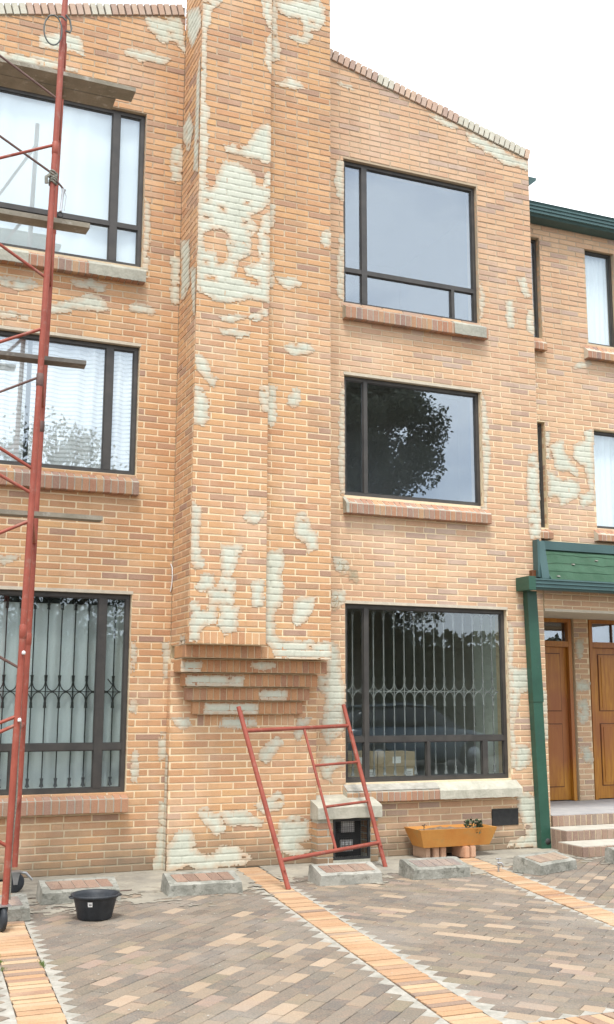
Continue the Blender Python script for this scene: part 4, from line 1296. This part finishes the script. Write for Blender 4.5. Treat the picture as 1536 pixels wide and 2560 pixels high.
# ------------------------------------------------------------------ wheel stops
def wheel_stop(xa, ya, xb, yb, label, bm, nb=5, dirty=M_concd, dep=.30, hf=.092, hb=.145):
    L_ = math.hypot(xb - xa, yb - ya); an = math.atan2(yb - ya, xb - xa)
    o = empty('wheel_stop', ((xa + xb) / 2, (ya + yb) / 2, 0), label, 'wheel stop', 'concrete wheel stops along the parking bays')
    u = Vector((math.cos(an), math.sin(an), 0)); v = Vector((-math.sin(an), math.cos(an), 0)); A = Vector((xa, ya, 0))
    def T(a, b, z): p = A + u * a + v * b; return (p.x, p.y, z)
    prof = [(0, .001), (-.002, hf - .008), (.01, hf), (dep - .085, hb - .004), (dep - .06, hb), (dep - .02, hb - .004), (dep, hb - .02), (dep, .001)]
    k = 20; vs = []
    for i in range(k + 1):
        a = L_ * i / k
        if i == 0: ins = .0
        e = .012 if i in (0, k) else 0
        for (b, z) in prof:
            s_ = 1 if z > .01 else 0
            aa = a + (e if i == 0 else -e) * s_ if i in (0, k) else a
            vs.append(T(aa + (noise.noise((xa + a * 9, b * 9, 2)) * .003), b + noise.noise((xa + a * 11, b * 5, z * 9)) * .006 * s_, z + noise.noise((xa + a * 8, b * 12, 1)) * .005 * s_))
    n_ = len(prof)
    q = MB(); q.add(vs, [(i * n_ + j, i * n_ + (j + 1) % n_, (i + 1) * n_ + (j + 1) % n_, (i + 1) * n_ + j) for i in range(k) for j in range(n_)] + [tuple(range(n_ - 1, -1, -1)), tuple(range(k * n_, k * n_ + n_))])
    q.build('concrete_block', dirty, o)
    # bricks bedded in the sloping face
    b0, b1 = .045, dep - .105
    def zs(b): return hf + (hb - .004 - hf) * (b - .01) / (dep - .095)
    w = (L_ - .13) / nb
    for i in range(nb):
        a0 = .065 + i * w + .003; a1 = a0 + w - .006
        q = MB(); t = .0035 + R.uniform(-.001, .002)
        sk = .012
        c = [(a0 + sk, b0), (a1 + sk, b0), (a1 - sk, b1), (a0 - sk, b1)]
        c = [(p + R.uniform(-.002, .002), r + R.uniform(-.003, .003)) for p, r in c]
        q.add([T(p, r, zs(r) + t) for p, r in c] + [T(p, r, zs(r) - .02) for p, r in c], [(0, 1, 2, 3)] + [(j, j + 4, (j + 1) % 4 + 4, (j + 1) % 4) for j in range(4)])
        q.build('inset_brick', bm, o)
    return o
wheel_stop(1.51, -1.35, 2.13, -1.375, 'worn wheel stop with red bricks, partly hidden by the black bucket', M_insr, 5, M_concd)
wheel_stop(2.515, -1.37, 3.135, -1.41, 'mossy fronted wheel stop by the end of the cement strip at the chimney corner', M_insr, 5, M_concd)
wheel_stop(3.84, -1.37, 4.425, -1.40, 'wheel stop with reddish bricks in front of the meter box', M_insr, 5, M_conc)
wheel_stop(4.73, -1.385, 5.305, -1.405, 'wheel stop with dark grey bricks in front of the clay planter', M_insg, 5)
wheel_stop(5.915, -1.585, 6.475, -1.385, 'slanted wheel stop with tan bricks, near the tap and the downpipe', M_inst, 5)
wheel_stop(7.0, -1.42, 7.6, -1.42, 'wheel stop cut by the right edge of the photo, before the steps', M_insg, 5)
wheel_stop(.74, -1.90, 1.35, -1.92, 'wheel stop at the left edge behind the scaffold caster', M_insg, 5, M_concd)

# ------------------------------------------------------------------ bucket
bx, by = 1.785, -2.02
bk = empty('bucket', (bx, by, 0), 'black rubber mason\'s bucket with a small white price tag', 'bucket')
q = MB(); q.lathe([(.0, .004), (.114, .004), (.121, .010), (.154, .145), (.158, .150), (.166, .152), (.175, .163), (.176, .170), (.172, .177), (.165, .174), (.156, .160), (.152, .150), (.118, .016), (.0, .014)], (bx, by, .0), 40)
q.build('shell', M_black, bk, org=(bx, by, 0))
for i in range(16):
    a = i / 16 * math.tau; ca, sa = math.cos(a), math.sin(a)
    MB().tube([(bx + .1185 * ca, by + .1185 * sa, .012), (bx + .149 * ca, by + .149 * sa, .142)], .0016, 4).build('rib', M_black, bk) if i % 2 == 0 else None
for s_ in (-1, 1):
    MB().tube([(bx + s_ * .165, by - .04, .158), (bx + s_ * .182, by - .03, .158), (bx + s_ * .187, by, .158), (bx + s_ * .182, by + .03, .158), (bx + s_ * .165, by + .04, .158)], .006, 6).build('handle', M_black, bk)
tx, ty = -.52, -.854
def tp(a, z, d=.0):   # on the bucket's front left, angle a
    r = .1215 + (z - .01) * .24 + d
    return (bx + r * math.cos(a), by + r * math.sin(a), z)
a0 = math.radians(238)
tg = MB(); tg.add([tp(a0, .105, .002), tp(a0 + .22, .105, .002), tp(a0 + .22, .137, .002), tp(a0, .137, .002), tp(a0, .105, .0), tp(a0 + .22, .105, .0), tp(a0 + .22, .137, .0), tp(a0, .137, .0)], [(0, 1, 2, 3), (0, 4, 5, 1), (1, 5, 6, 2), (2, 6, 7, 3), (3, 7, 4, 0)])
T_ = tg.build('price_tag', M_tape, bk)
for k in range(3):
    e0 = a0 + .06 + k * .045
    q = MB(); q.add([tp(e0, .114, .0028), tp(e0 + .03, .114, .0028), tp(e0 + .03, .124, .0028), tp(e0, .124, .0028)], [(0, 1, 2, 3)]); q.build('printed_mark', M_inkshade, T_)

# ------------------------------------------------------------------ leaning scaffold frame
lf = empty('ladder_frame', (4.2, -1, 0), 'red ladder frame of scaffold tubes leaning against the wall by the barred window', 'scaffold frame')
fl, fr_ = Vector((3.538, -1.412, .0)), Vector((4.852, -.61, .0))
tl, tr = Vector((3.265, -.87, 1.497)), Vector((4.679, -.045, 1.513))
rt = .0215
def lp(t, side):   # t from top (0) to foot (1)
    return (tl.lerp(fl, t) if side == 0 else tr.lerp(fr_, t))
for s_ in (0, 1):
    MB().tube([lp(0, s_), lp(.06, s_), lp(1, s_)], [rt * .92, rt, rt], 14).build('leg_tube', M_red, lf)
    for t in ((.175, .875) if s_ else (.9,)):
        p_ = lp(t, s_); MB().tube([p_ + Vector((0, -.012, 0)), p_ + Vector((.0, -.05, .003))], .006, 6).build('locking_pin', M_red, lf)
MB().tube([lp(.14, 0), lp(.136, 1)], rt * .85, 12).build('cross_tube', M_red, lf)
MB().tube([lp(.85, 0), lp(.857, 1)], rt * .85, 12).build('cross_tube', M_red, lf)
ia, ib = lp(.14, 0).lerp(lp(.136, 1), .535), lp(.85, 0).lerp(lp(.857, 1), .533)
MB().tube([ia, ib], rt * .62, 10).build('inner_rail', M_red, lf)
for t, ti in ((.367, .325), (.61, .57)):
    MB().tube([lp(t, 1), ia.lerp(ib, (t - .137) / .72 + .0)], rt * .6, 10).build('rung', M_red, lf)

# ------------------------------------------------------------------ standing scaffold
sc = empty('scaffold', (.1, -1.4, 0), 'tall red tube scaffold on casters at the left edge, reaching past the roof', 'scaffold')
FA, FB = Vector((1.123, -2.2, .16)), Vector((1.262, -2.2, 7.65))
BA, BB = Vector((1.40, -.70, .20)), Vector((1.50, -.70, 7.65))
XL = -1.15
def on(A, B, z): return A.lerp(B, (z - A.z) / (B.z - A.z))
offL = Vector((XL - 1.12, 0, 0))
for A, B, off in ((FA, FB, Vector()), (BA, BB, Vector()), (FA, FB, offL), (BA, BB, offL)):
    for i in range(4):
        za, zb = A.z + (B.z - A.z) * i / 4, A.z + (B.z - A.z) * (i + 1) / 4
        MB().tube([on(A, B, za) + off, on(A, B, zb - .03) + off, on(A, B, zb) + off], [.0235, .0235, .0215], 14).build('leg_tube', M_red, sc)
        if i: MB().lathe([(.0235, -.05), (.027, -.045), (.027, .045), (.0235, .05)], on(A, B, za) + off, 14).build('joint_collar', M_red if i % 2 else M_rust, sc)
for z in (.75, 1.35, 2.892, 4.112, 5.242, 6.659, 7.4):
    for off in (Vector(), offL):
        MB().tube([on(FA, FB, z) + off, on(BA, BB, z) + off], .017, 10).build('rung', M_red, sc)
# cross braces (right ends as seen on the near leg)
for zr, zl, m_, back in ((6.19, 6.48, M_rust, 0), (5.81, 5.61, M_red, 0), (5.56, 5.79, M_rust, 0), (4.71, 4.92, M_red, 0), (4.31, 4.16, M_red, 0), (3.93, 3.78, M_rust, 0),
                    (3.22, 3.36, M_red, 0), (3.04, 3.16, M_red, 0), (2.84, 2.735, M_red, 0), (1.77, 1.85, M_rust, 0), (1.44, 1.393, M_red, 0), (1.38, 1.33, M_red, 0), (.55, .585, M_red, 0)):
    pr_ = on(FA, FB, zr); xl0 = {6.19: .772, 5.81: .816, 5.56: .807, 4.71: .851, 4.31: .889, 3.93: .908, 3.22: .929, 3.04: .939, 2.84: .961, 1.77: 1.005, 1.44: 1.029, 1.38: 1.032, .55: 1.069}[zr]
    sl_ = (zl - zr) / (xl0 - pr_.x)
    e = Vector((XL + .1, -2.2, zr + sl_ * (XL + .1 - pr_.x)))
    e.z = max(.35, min(7.5, e.z))
    MB().tube([pr_, e], .0125 if m_ is M_red else .0095, 8).build('cross_brace', m_, sc)
for x, y_, z in ((on(FA, FB, 1.88) + Vector((.01, -.03, 0))), (on(FA, FB, 1.41) + Vector((.012, -.03, 0)))):
    MB().lathe([(0, -.012), (.012, -.01), (.014, 0), (.011, .012), (.0, .018)], (x, y_, z), 8).build('white_knot', M_white, sc)
def caster(c, yaw, big=.075, name='caster'):
    """wheel with fork and plate; c: point on the ground"""
    u = Vector((math.cos(yaw), math.sin(yaw), 0)); v = Vector((-u.y, u.x, 0)); c = Vector(c)
    def T(a, b, z): p = c + u * a + v * b; return (p.x, p.y, p.z + z)
    pl = MB(); vs = [T(a, b, z) for a in (-.05, .05) for b in (-.05, .05) for z in (.165, .172)]
    pl.add(vs, [(0, 1, 3, 2), (4, 6, 7, 5), (0, 4, 5, 1), (2, 3, 7, 6), (0, 2, 6, 4), (1, 5, 7, 3)])
    P_ = pl.build(name, M_galv, sc)
    wh = MB(); prof = [(.0, -.02), (.035, -.021), (.04, -.018), (.066, -.02), (big, -.012), (big + .001, 0), (big, .012), (.066, .02), (.04, .018), (.035, .021), (0, .02)]
    n = 26; vs = []
    for r, d in prof:
        for k in range(n):
            a = math.tau * k / n; vs.append(T(r * math.cos(a), d, big + .001 + r * math.sin(a)))
    wh.add(vs, [(i * n + k, i * n + (k + 1) % n, (i + 1) * n + (k + 1) % n, (i + 1) * n + k) for i in range(len(prof) - 1) for k in range(n)], 0, 0, True)
    wh.build('wheel', M_black, P_)
    for s_ in (-1, 1):
        fk = MB(); vs = [T(a, s_ * b, z) for b in (.028, .031) for a, z in ((-.035, .165), (.035, .165), (.016, .066), (-.016, .066))]
        fk.add(vs, [(0, 1, 2, 3), (7, 6, 5, 4)] + [(j, j + 4, (j + 1) % 4 + 4, (j + 1) % 4) for j in range(4)]); fk.build('fork', M_galv, P_)
    bl = MB(); bl.tube([T(0, -.035, big), T(0, .035, big)], .008, 8); bl.build('axle', M_galv, P_)
    return P_, T
caster((1.105, -2.22, 0), math.radians(100), .083)
P2, T2 = caster((1.40, -.72, 0), math.radians(190), .08)
br = MB(); br.tube([T2(-.03, 0, .16), T2(-.09, 0, .15), T2(-.15, 0, .09)], [.012, .014, .010], 6); br.build('brake_lever', M_galv, P2)
caster((1.10 + offL.x, -2.2, 0), .4); caster((1.40 + offL.x, -.72, 0), .2)

def plank(x0, x1, y0, y1, z, dz, label, m, th=.04, skew=0.0, zs=0.0):
    """board lying across the scaffold rungs; skew turns it in plan"""
    q = MB(); k = 10; vs = []
    for i in range(k + 1):
        x = x0 + (x1 - x0) * i / k; dy = skew * (x - x1); bz = zs * (x - x1) + noise.noise((x * 1.3, z, 0)) * .006
        cx = R.uniform(-.004, .004) if i == k else 0
        for (a, b) in ((y0, z), (y1, z), (y1, z + th), (y0, z + th)):
            vs.append((x + (cx if a == y0 else -cx * 2), a + dy + noise.noise((x * 4, a * 3, z)) * .004, b + bz + noise.noise((x * 6, a * 7, b * 9)) * .003))
    q.add(vs, [(i * 4 + j, (i + 1) * 4 + j, (i + 1) * 4 + (j + 1) % 4, i * 4 + (j + 1) % 4) for i in range(k) for j in range(4)] + [(0, 1, 2, 3), (k * 4 + 3, k * 4 + 2, k * 4 + 1, k * 4)])
    return q.build('plank', m, None, label=label, cat='plank', group='scaffold planks')
plank(-1.4, 1.95, -1.76, -1.58, 6.678, 0, 'upper scaffold plank above the top left window, the longer one nearer the camera', M_plank, .035)
plank(-1.4, 1.82, -1.57, -1.39, 6.678, 0, 'upper scaffold plank above the top left window, the shorter one behind', M_plank, .035)
plank(-1.4, 1.556, -2.0, -1.86, 5.261, 0, 'narrow pale edged plank crossing the middle of the top left window', M_plank, .04)
plank(-1.4, 1.575, -2.0, -1.87, 4.131, 0, 'dark narrow plank crossing the top of the middle left window', M_plankd, .032)
plank(-1.4, 1.745, -2.0, -1.89, 2.911, 0, 'lowest pale plank, above the barred window at bottom left', M_plank, .034)

# rope, loose brace end, hanging clamp
lg = on(FA, FB, 6.75)
pts = []
for k in range(40):
    a = k / 39 * math.tau * 1.02 - 1.2 + math.pi
    pts.append((lg.x - .085 + .068 * math.cos(a) - .012 * math.sin(a), -2.24 - .01 * k / 39, lg.z - .005 + .125 * math.sin(a) + .02 * math.cos(a)))
hs = MB(); hs.tube(pts, .0062, 8)
hs.tube([(lg.x + .01, -2.235, lg.z + .16), (lg.x + .045, -2.225, lg.z + .13), (lg.x + .062, -2.22, lg.z + .06), (lg.x + .05, -2.225, lg.z + .02), (lg.x + .015, -2.235, lg.z + .02)], .0075, 8)
hs.tube([(lg.x - .05, -2.245, lg.z + .12), (lg.x - .02, -2.25, lg.z + .125), (lg.x + .015, -2.248, lg.z + .10)], .0075, 8)
hs.build('hose_loop', M_hose, None, label='grey hose coiled in a loop round the top of the red scaffold leg', cat='hose')
kz = 5.53; kp = on(FA, FB, kz)
kn = MB()
for i in range(7):
    a = i * 1.1; z = kz - .045 + i * .014
    kn.tube([(kp.x + .029 * math.cos(t / 10 * math.tau + a), kp.y + .028 * math.sin(t / 10 * math.tau + a), z + .014 * math.sin(t / 10 * math.tau * 2 + a)) for t in range(12)], .008, 6)
kn.tube([(kp.x - .03, -2.22, kz + .01), (kp.x - .06, -2.24, kz - .02), (kp.x - .055, -2.23, kz - .07)], .014, 6)
kn.build('rope_knot', M_rope, None, label='thick grey rope knot tied round the scaffold leg at the top window', cat='rope')
cl = empty('hanging_clamp', (kp.x + .09, -2.24, 5.25), 'small metal turnbuckle clamp hanging from the rope knot on the scaffold leg', 'clamp')
MB().tube([(kp.x + .02, -2.24, 5.49), (kp.x + .06, -2.24, 5.45), (kp.x + .075, -2.24, 5.43)], .008, 6).build('hook', M_rust, cl)
MB().tube([(kp.x + .078, -2.24, 5.43), (kp.x + .072, -2.24, 5.40), (kp.x + .062, -2.24, 5.25)], [.018, .010, .010], 8).build('body', M_galv, cl)
MB().tube([(kp.x + .085, -2.24, 5.41), (kp.x + .098, -2.24, 5.38), (kp.x + .088, -2.24, 5.26)], .004, 6).build('wire_bail', M_galv, cl)
MB().tube([(kp.x + .058 + .02 * math.cos(a / 10 * math.tau), -2.24, 5.222 + .02 * math.sin(a / 10 * math.tau)) for a in range(11)], .006, 6).build('ring', M_iron, cl)
rp = MB(); rp.tube([on(FA, FB, z) + Vector((.026 + .004 * math.sin(z * 9), .008, 0)) for z in [1.40 - i * .05 for i in range(25)]], .009, 6)
rp.build('rope', M_rope, None, label='pale green rope hanging down behind the lower scaffold leg', cat='rope')

# ------------------------------------------------------------------ planter on loose bricks
for i, (x, y, rz, lb, ln) in enumerate(((5.485, -.17, .10, 'palest loose brick, first from the left under the planter', .23), (5.585, -.20, .02, 'second loose brick from the left under the planter, orange', .2),
                                    (5.668, -.20, -.02, 'third loose brick under the planter, beside the dark gap', .2), (5.880, -.27, .10, 'pale chipped brick under the planter, just right of the dark gap', .23), (5.970, -.27, .0, 'rightmost loose brick propping the clay planter', .2))):
    q = MB(); q.box(-.031, .031, -.115, .115, 0, .112)
    me = bpy.data.meshes.new('brick')
    import bmesh
    bm = bmesh.new()
    vv = [bm.verts.new((p[0], p[1] * ln / .23, p[2])) for p in q.v]
    for f_ in q.f: bm.faces.new([vv[j] for j in f_])
    bmesh.ops.bevel(bm, geom=list(bm.edges), offset=.007, segments=2, affect='EDGES')
    bm.to_mesh(me); bm.free(); me.materials.append(M_looseb)
    o = link('brick', me, None, (x, y, .001), rz); tag(o, lb, 'brick', 'loose bricks under the planter')
pl = empty('planter', (5.79, -.26, .115), 'long orange clay trough planter standing on loose bricks', 'planter')
q = MB(); zt, zb_ = .292, .116
def ring(x0, x1, y0, y1, z): return [(x0, y0, z), (x1, y0, z), (x1, y1, z), (x0, y1, z)]
vs = ring(5.415, 6.175, -.345, -.11, zb_) + ring(5.35, 6.24, -.40, -.05, zt) + ring(5.365, 6.225, -.385, -.065, zt) + ring(5.375, 6.215, -.375, -.075, zt - .03)
q.add(vs, [(3, 2, 1, 0)] + [(i * 4 + k, i * 4 + (k + 1) % 4, (i + 1) * 4 + (k + 1) % 4, (i + 1) * 4 + k) for i in range(3) for k in range(4)])
TP = q.build('trough', M_terra, pl)
k = 24; vs = []
for i in range(k + 1):
    for j in range(7):
        x, y = 5.377 + .836 * i / k, -.373 + .296 * j / 6; vs.append((x, y, zt - .028 + noise.noise((x * 14, y * 14, 0)) * .018 + (.012 if .3 < i / k < .6 else 0)))
MB().add(vs, [(i * 7 + j, (i + 1) * 7 + j, (i + 1) * 7 + j + 1, i * 7 + j + 1) for i in range(k) for j in range(6)], 0, 0, True).build('soil', M_soil, pl)
def leafy(o, c, n, rad, hgt, size, m, name='leaves', droop=.0):
    q = MB()
    for i in range(n):
        a, r, z = R.uniform(0, math.tau), rad * math.sqrt(R.random()), hgt * R.random()
        p = Vector((c[0] + r * math.cos(a), c[1] + r * math.sin(a) * .8, c[2] + z * (1.1 - r / rad * .5) - droop * (r / rad) ** 2))
        d = Vector((math.cos(a), math.sin(a), R.uniform(-.2, .9))).normalized(); s_ = size * R.uniform(.6, 1.2)
        w = d.cross(Vector((R.uniform(-1, 1), R.uniform(-1, 1), 1))).normalized() * s_ * .42
        q.add([p, p + d * s_ * .5 + w, p + d * s_, p + d * s_ * .5 - w], [(0, 1, 2, 3)])
    return q.build(name, m, o)
pt = empty('plant', (6.05, -.24, .27), 'bushy little grey green plant growing at the right end of the planter', 'plant')
leafy(pt, (6.05, -.25, .275), 170, .085, .10, .034, M_leaf); leafy(pt, (6.01, -.37, .27), 22, .03, .03, .03, M_leaf, droop=.06)
for dx in (-.03, .02, .045): MB().tube([(6.05, -.25, .26), (6.05 + dx, -.26, .33)], .003, 5).build('stem', M_bark, pt)
pt = empty('plant', (5.47, -.24, .27), 'withered dark sprout at the left end of the planter', 'plant')
MB().tube([(5.47, -.25, .26), (5.475, -.25, .33)], .004, 5).build('stem', M_bark, pt); leafy(pt, (5.474, -.25, .30), 12, .012, .04, .02, M_bark)

# ------------------------------------------------------------------ tap, cable, small bits
tp_ = empty('water_tap', (5.677, -1.28, 0), 'chromed garden tap on a short pipe standing in the paving', 'tap')
c = (5.677, -1.28)
MB().tube([(c[0], c[1], .0), (c[0], c[1], .075)], .009, 10).build('pipe', M_galv, tp_)
MB().tube([(c[0] - .012, c[1], .08), (c[0] + .025, c[1] - .01, .082), (c[0] + .038, c[1] - .012, .062), (c[0] + .04, c[1] - .012, .045)], [.012, .011, .010, .009], 10).build('spout', M_galv, tp_)
MB().tube([(c[0], c[1], .085), (c[0], c[1], .118)], .006, 8).build('spindle', M_galv, tp_)
MB().tube([(c[0] - .026, c[1], .12), (c[0] + .026, c[1], .12)], .006, 8).tube([(c[0], c[1] - .02, .12), (c[0], c[1] + .02, .12)], .005, 8).build('handle', M_galv, tp_)
MB().tube([(2.853, -.006, 2.86), (2.861, -.03, 2.82), (2.865, -.03, 2.74), (2.862, -.025, 2.66), (2.856, -.006, 2.59)], .0055, 7).build('cable', M_white, None, label='short white cable looping out of the wall corner left of the chimney', cat='cable')
MB().tube([(2.13, -1.02, .012), (2.30, -1.0, .010), (2.31, -.99, .01)], .004, 6).build('wire_offcut', M_rust, None, label='rusty wire offcut lying on the concrete right of the bucket', cat='wire')
for i in range(16):
    pass
gr = MB()
for cx, cy in ((X1R(-3.22) + .0, -3.22), (X1R(-3.3), -3.3), (X1L(-2.9) - .01, -2.95), (X1L(-3.1), -3.12), (X1L(-3.3), -3.3)):
    for i in range(46):
        x, y = cx + R.gauss(0, .009), cy + R.gauss(0, .022); h = R.uniform(.006, .02); a = R.uniform(0, 6.3)
        gr.add([(x, y, -.006), (x + .004 * math.cos(a), y + .004 * math.sin(a), -.006), (x + R.uniform(-.008, .008), y + R.uniform(-.008, .008), h)], [(0, 1, 2)])
gr.build('grass_tufts', M_moss, None, kind='stuff', label='tiny green tufts growing in the joints of the left paving strip', cat='grass')
# white scraps scattered on the paving
dbs = MB()
for i in range(420):
    x, y = R.uniform(1.4, 6.6), R.uniform(-5.2, -.3); s_ = R.uniform(.002, .008)
    dbs.add([(x + s_ * math.cos(a + i), y + s_ * math.sin(a + i) * .7, .006) for a in (0, 1.3, 2.5, 4, 5.2)] + [(x, y, .010)], [(0, 1, 5), (1, 2, 5), (2, 3, 5), (3, 4, 5), (4, 0, 5)])
dbs.build('plaster_crumbs', M_edge, None, kind='stuff', label='scattered white plaster crumbs on the paving', cat='debris')

# cardboard boxes inside the low middle window
for x0, x1, zt_, y, lb in ((4.83, 4.955, 1.02, .5, 'cardboard box behind the barred window, leftmost of the three'), (4.985, 5.33, 1.018, .5, 'cardboard box behind the barred window, between the two others'), (5.34, 5.79, 1.01, .5, 'widest cardboard box behind the barred window, rightmost of the three')):
    o = empty('cardboard_box', ((x0 + x1) / 2, y + .15, .701), lb, 'box', 'cardboard boxes on the inner ledge')
    MB().box(x0, x1, y, y + .3, .702, zt_).build('carton', M_card, o)
    MB().box(x0 + .01, x1 - .01, y - .0012, y - .0002, (zt_ + .70) / 2 - .002, (zt_ + .70) / 2 + .002).build('carton_seam', M_soil, o)
    MB().box(x1 - .11, x1 - .03, y - .002, y - .0002, .73, .83).build('paper_label', M_tape, o)
    if x1 - x0 > .3:
        MB().box((x0 + x1) / 2 - .05, (x0 + x1) / 2 + .05, y - .002, y - .0002, .89, .96).build('paper_label', M_tape, o)
        for r_ in range(3): MB().box(x1 - .10, x1 - .05, y - .0028, y - .0021, .75 + r_ * .022, .755 + r_ * .022).build('printed_line', M_inkshade, o)

# ------------------------------------------------------------------ across the yard, seen mirrored in the panes
def tree(x, y, h, rad, z0, n, label, seed):
    rr = random.Random(seed)
    o = empty('tree', (x, y, 0), label, 'tree')
    tk = MB(); tk.tube([(x, y, -.05), (x + .1, y, h * .3), (x - .05, y + .1, h * .6), (x, y, h * .92)], [.22, .17, .11, .03], 10); tk.build('trunk', M_bark, o)
    cl_ = []
    lim = MB()
    for i in range(150):
        t = rr.random(); a = rr.uniform(0, math.tau); zz = z0 + (h - z0) * t
        rm = rad * math.sin(math.pi * min(1, max(.08, (t * .85 + .12)))) ** .45 * rr.uniform(.15, 1.0)
        c = Vector((x + rm * math.cos(a), y + rm * math.sin(a), zz)); cl_.append((c, rr.uniform(.5, 1.0)))
        lim.tube([(x, y, max(z0 * .7, zz - rm * .8)), c], [.05, .012], 5)
    lim.build('limbs', M_bark, o)
    q = MB()
    for i in range(n):
        c, s_ = rr.choice(cl_); d = Vector((rr.gauss(0, 1), rr.gauss(0, 1), rr.gauss(0, .8))).normalized() * s_ * rr.random() ** .4 * .75
        p = c + d; u = Vector((rr.uniform(-1, 1), rr.uniform(-1, 1), rr.uniform(-1, 1))).normalized(); v = u.cross(Vector((rr.uniform(-1, 1), rr.uniform(-1, 1), rr.uniform(-1, 1)))).normalized(); L_ = rr.uniform(.07, .14)
        q.add([p, p + u * L_ * .5 + v * L_ * .3, p + u * L_, p + u * L_ * .5 - v * L_ * .3], [(0, 1, 2, 3)])
    q.build('crown', M_leaft, o)
tree(12.3, -15.5, 11.3, 2.7, 3.0, 100000, 'tall leafy tree across the yard, mirrored in the middle window of the middle house', 3)
tree(4.6, -17, 8.3, 2.4, 2.5, 12000, 'lower bushy tree across the yard, mirrored at the foot of the striped curtain window', 5)
hd = MB()
for i in range(16000):
    x, z = R.uniform(-2, 34), R.uniform(0, 3.6 + .5 * noise.noise((i * .0, 0, 0))); y = -19 + R.uniform(-.5, .5)
    z = z * (1 + .12 * noise.noise((x * .5, 0, 0)))
    u = Vector((R.uniform(-1, 1), R.uniform(-1, 1), R.uniform(-1, 1))).normalized() * .2; v = u.cross(Vector((R.uniform(-1, 1), R.uniform(-1, 1), R.uniform(-1, 1)))).normalized() * .13
    p = Vector((x, y, z)); hd.add([p, p + u * .5 + v, p + u, p + u * .5 - v], [(0, 1, 2, 3)])
hd.box(-2, 34, -19.3, -18.8, -.05, 3.2)
hd.build('hedge', M_leafd, None, label='long dark hedge across the yard behind the camera', cat='hedge')
# parked car whose shape shows in the low middle window
car = empty('parked_car', (12.6, -13.2, 0), 'blue grey hatchback parked across the yard, mirrored in the low barred window', 'car')
M_car = noisy('dark_blue_car_paint', (.10, .14, .18), (.12, .16, .20), 1, .25, 0.0, spec=.8)
M_cargl = noisy('car_glass', (.02, .025, .03), (.03, .03, .035), 1, .08, 0.0, spec=.9)
def loft(secs, name, m, par):
    q = MB(); n = len(secs[0]); vs = [p for s_ in secs for p in s_]
    q.add(vs, [(i * n + j, i * n + (j + 1) % n, (i + 1) * n + (j + 1) % n, (i + 1) * n + j) for i in range(len(secs) - 1) for j in range(n)] + [tuple(range(n - 1, -1, -1)), tuple(range(len(vs) - n, len(vs)))], 0, 0, True)
    return q.build(name, m, par)
cx, cy = 12.6, -13.2
def sec(x, hw, z0, z1, r=.12): return [(cx + x, cy - hw, z0 + r), (cx + x, cy - hw + r * .4, z0), (cx + x, cy + hw - r * .4, z0), (cx + x, cy + hw, z0 + r), (cx + x, cy + hw, z1 - r), (cx + x, cy + hw - r * 1.3, z1), (cx + x, cy - hw + r * 1.3, z1), (cx + x, cy - hw, z1 - r)]
loft([sec(-2.0, .6, .35, .75), sec(-1.9, .78, .25, .9), sec(-1.0, .83, .2, .98), sec(.6, .84, .2, .98), sec(1.4, .80, .22, .86), sec(1.95, .72, .25, .72), sec(2.05, .6, .35, .62)], 'body', M_car, car)
loft([sec(-1.75, .60, .9, 1.12, .08), sec(-1.35, .62, .9, 1.42, .1), sec(-.3, .64, .9, 1.47, .1), sec(.35, .62, .9, 1.40, .1), sec(1.1, .64, .86, .97, .03)], 'cabin_glass', M_cargl, car)
loft([sec(-1.45, .58, 1.40, 1.45, .02), sec(-.3, .60, 1.44, 1.50, .02), sec(.38, .57, 1.38, 1.43, .02)], 'roof', M_car, car)
for sx in (-1.25, 1.3):
    for sy in (-.78, .78):
        w_ = MB(); w_.lathe([(0, -.09), (.2, -.1), (.29, -.1), (.31, -.07), (.31, .07), (.29, .1), (.2, .1), (0, .09)], (cx + sx, cy + sy, .31), 22, ax='y'); T_ = w_.build('wheel', M_black, car)
        MB().lathe([(0, -.105), (.17, -.104), (.18, -.09), (.18, .09), (.17, .104), (0, .105)], (cx + sx, cy + sy, .31), 16, ax='y').build('rim', M_galv, T_)
for sy in (-.5, .5):
    MB().lathe([(0, 0), (.09, .0), (.08, .04), (0, .06)], (cx + 1.98, cy + sy, .62), 12, ax='x').build('headlight', M_white, car)
    MB().box(cx - 2.02, cx - 1.96, cy + sy - .1, cy + sy + .1, .72, .86).build('tail_light', M_red, car)
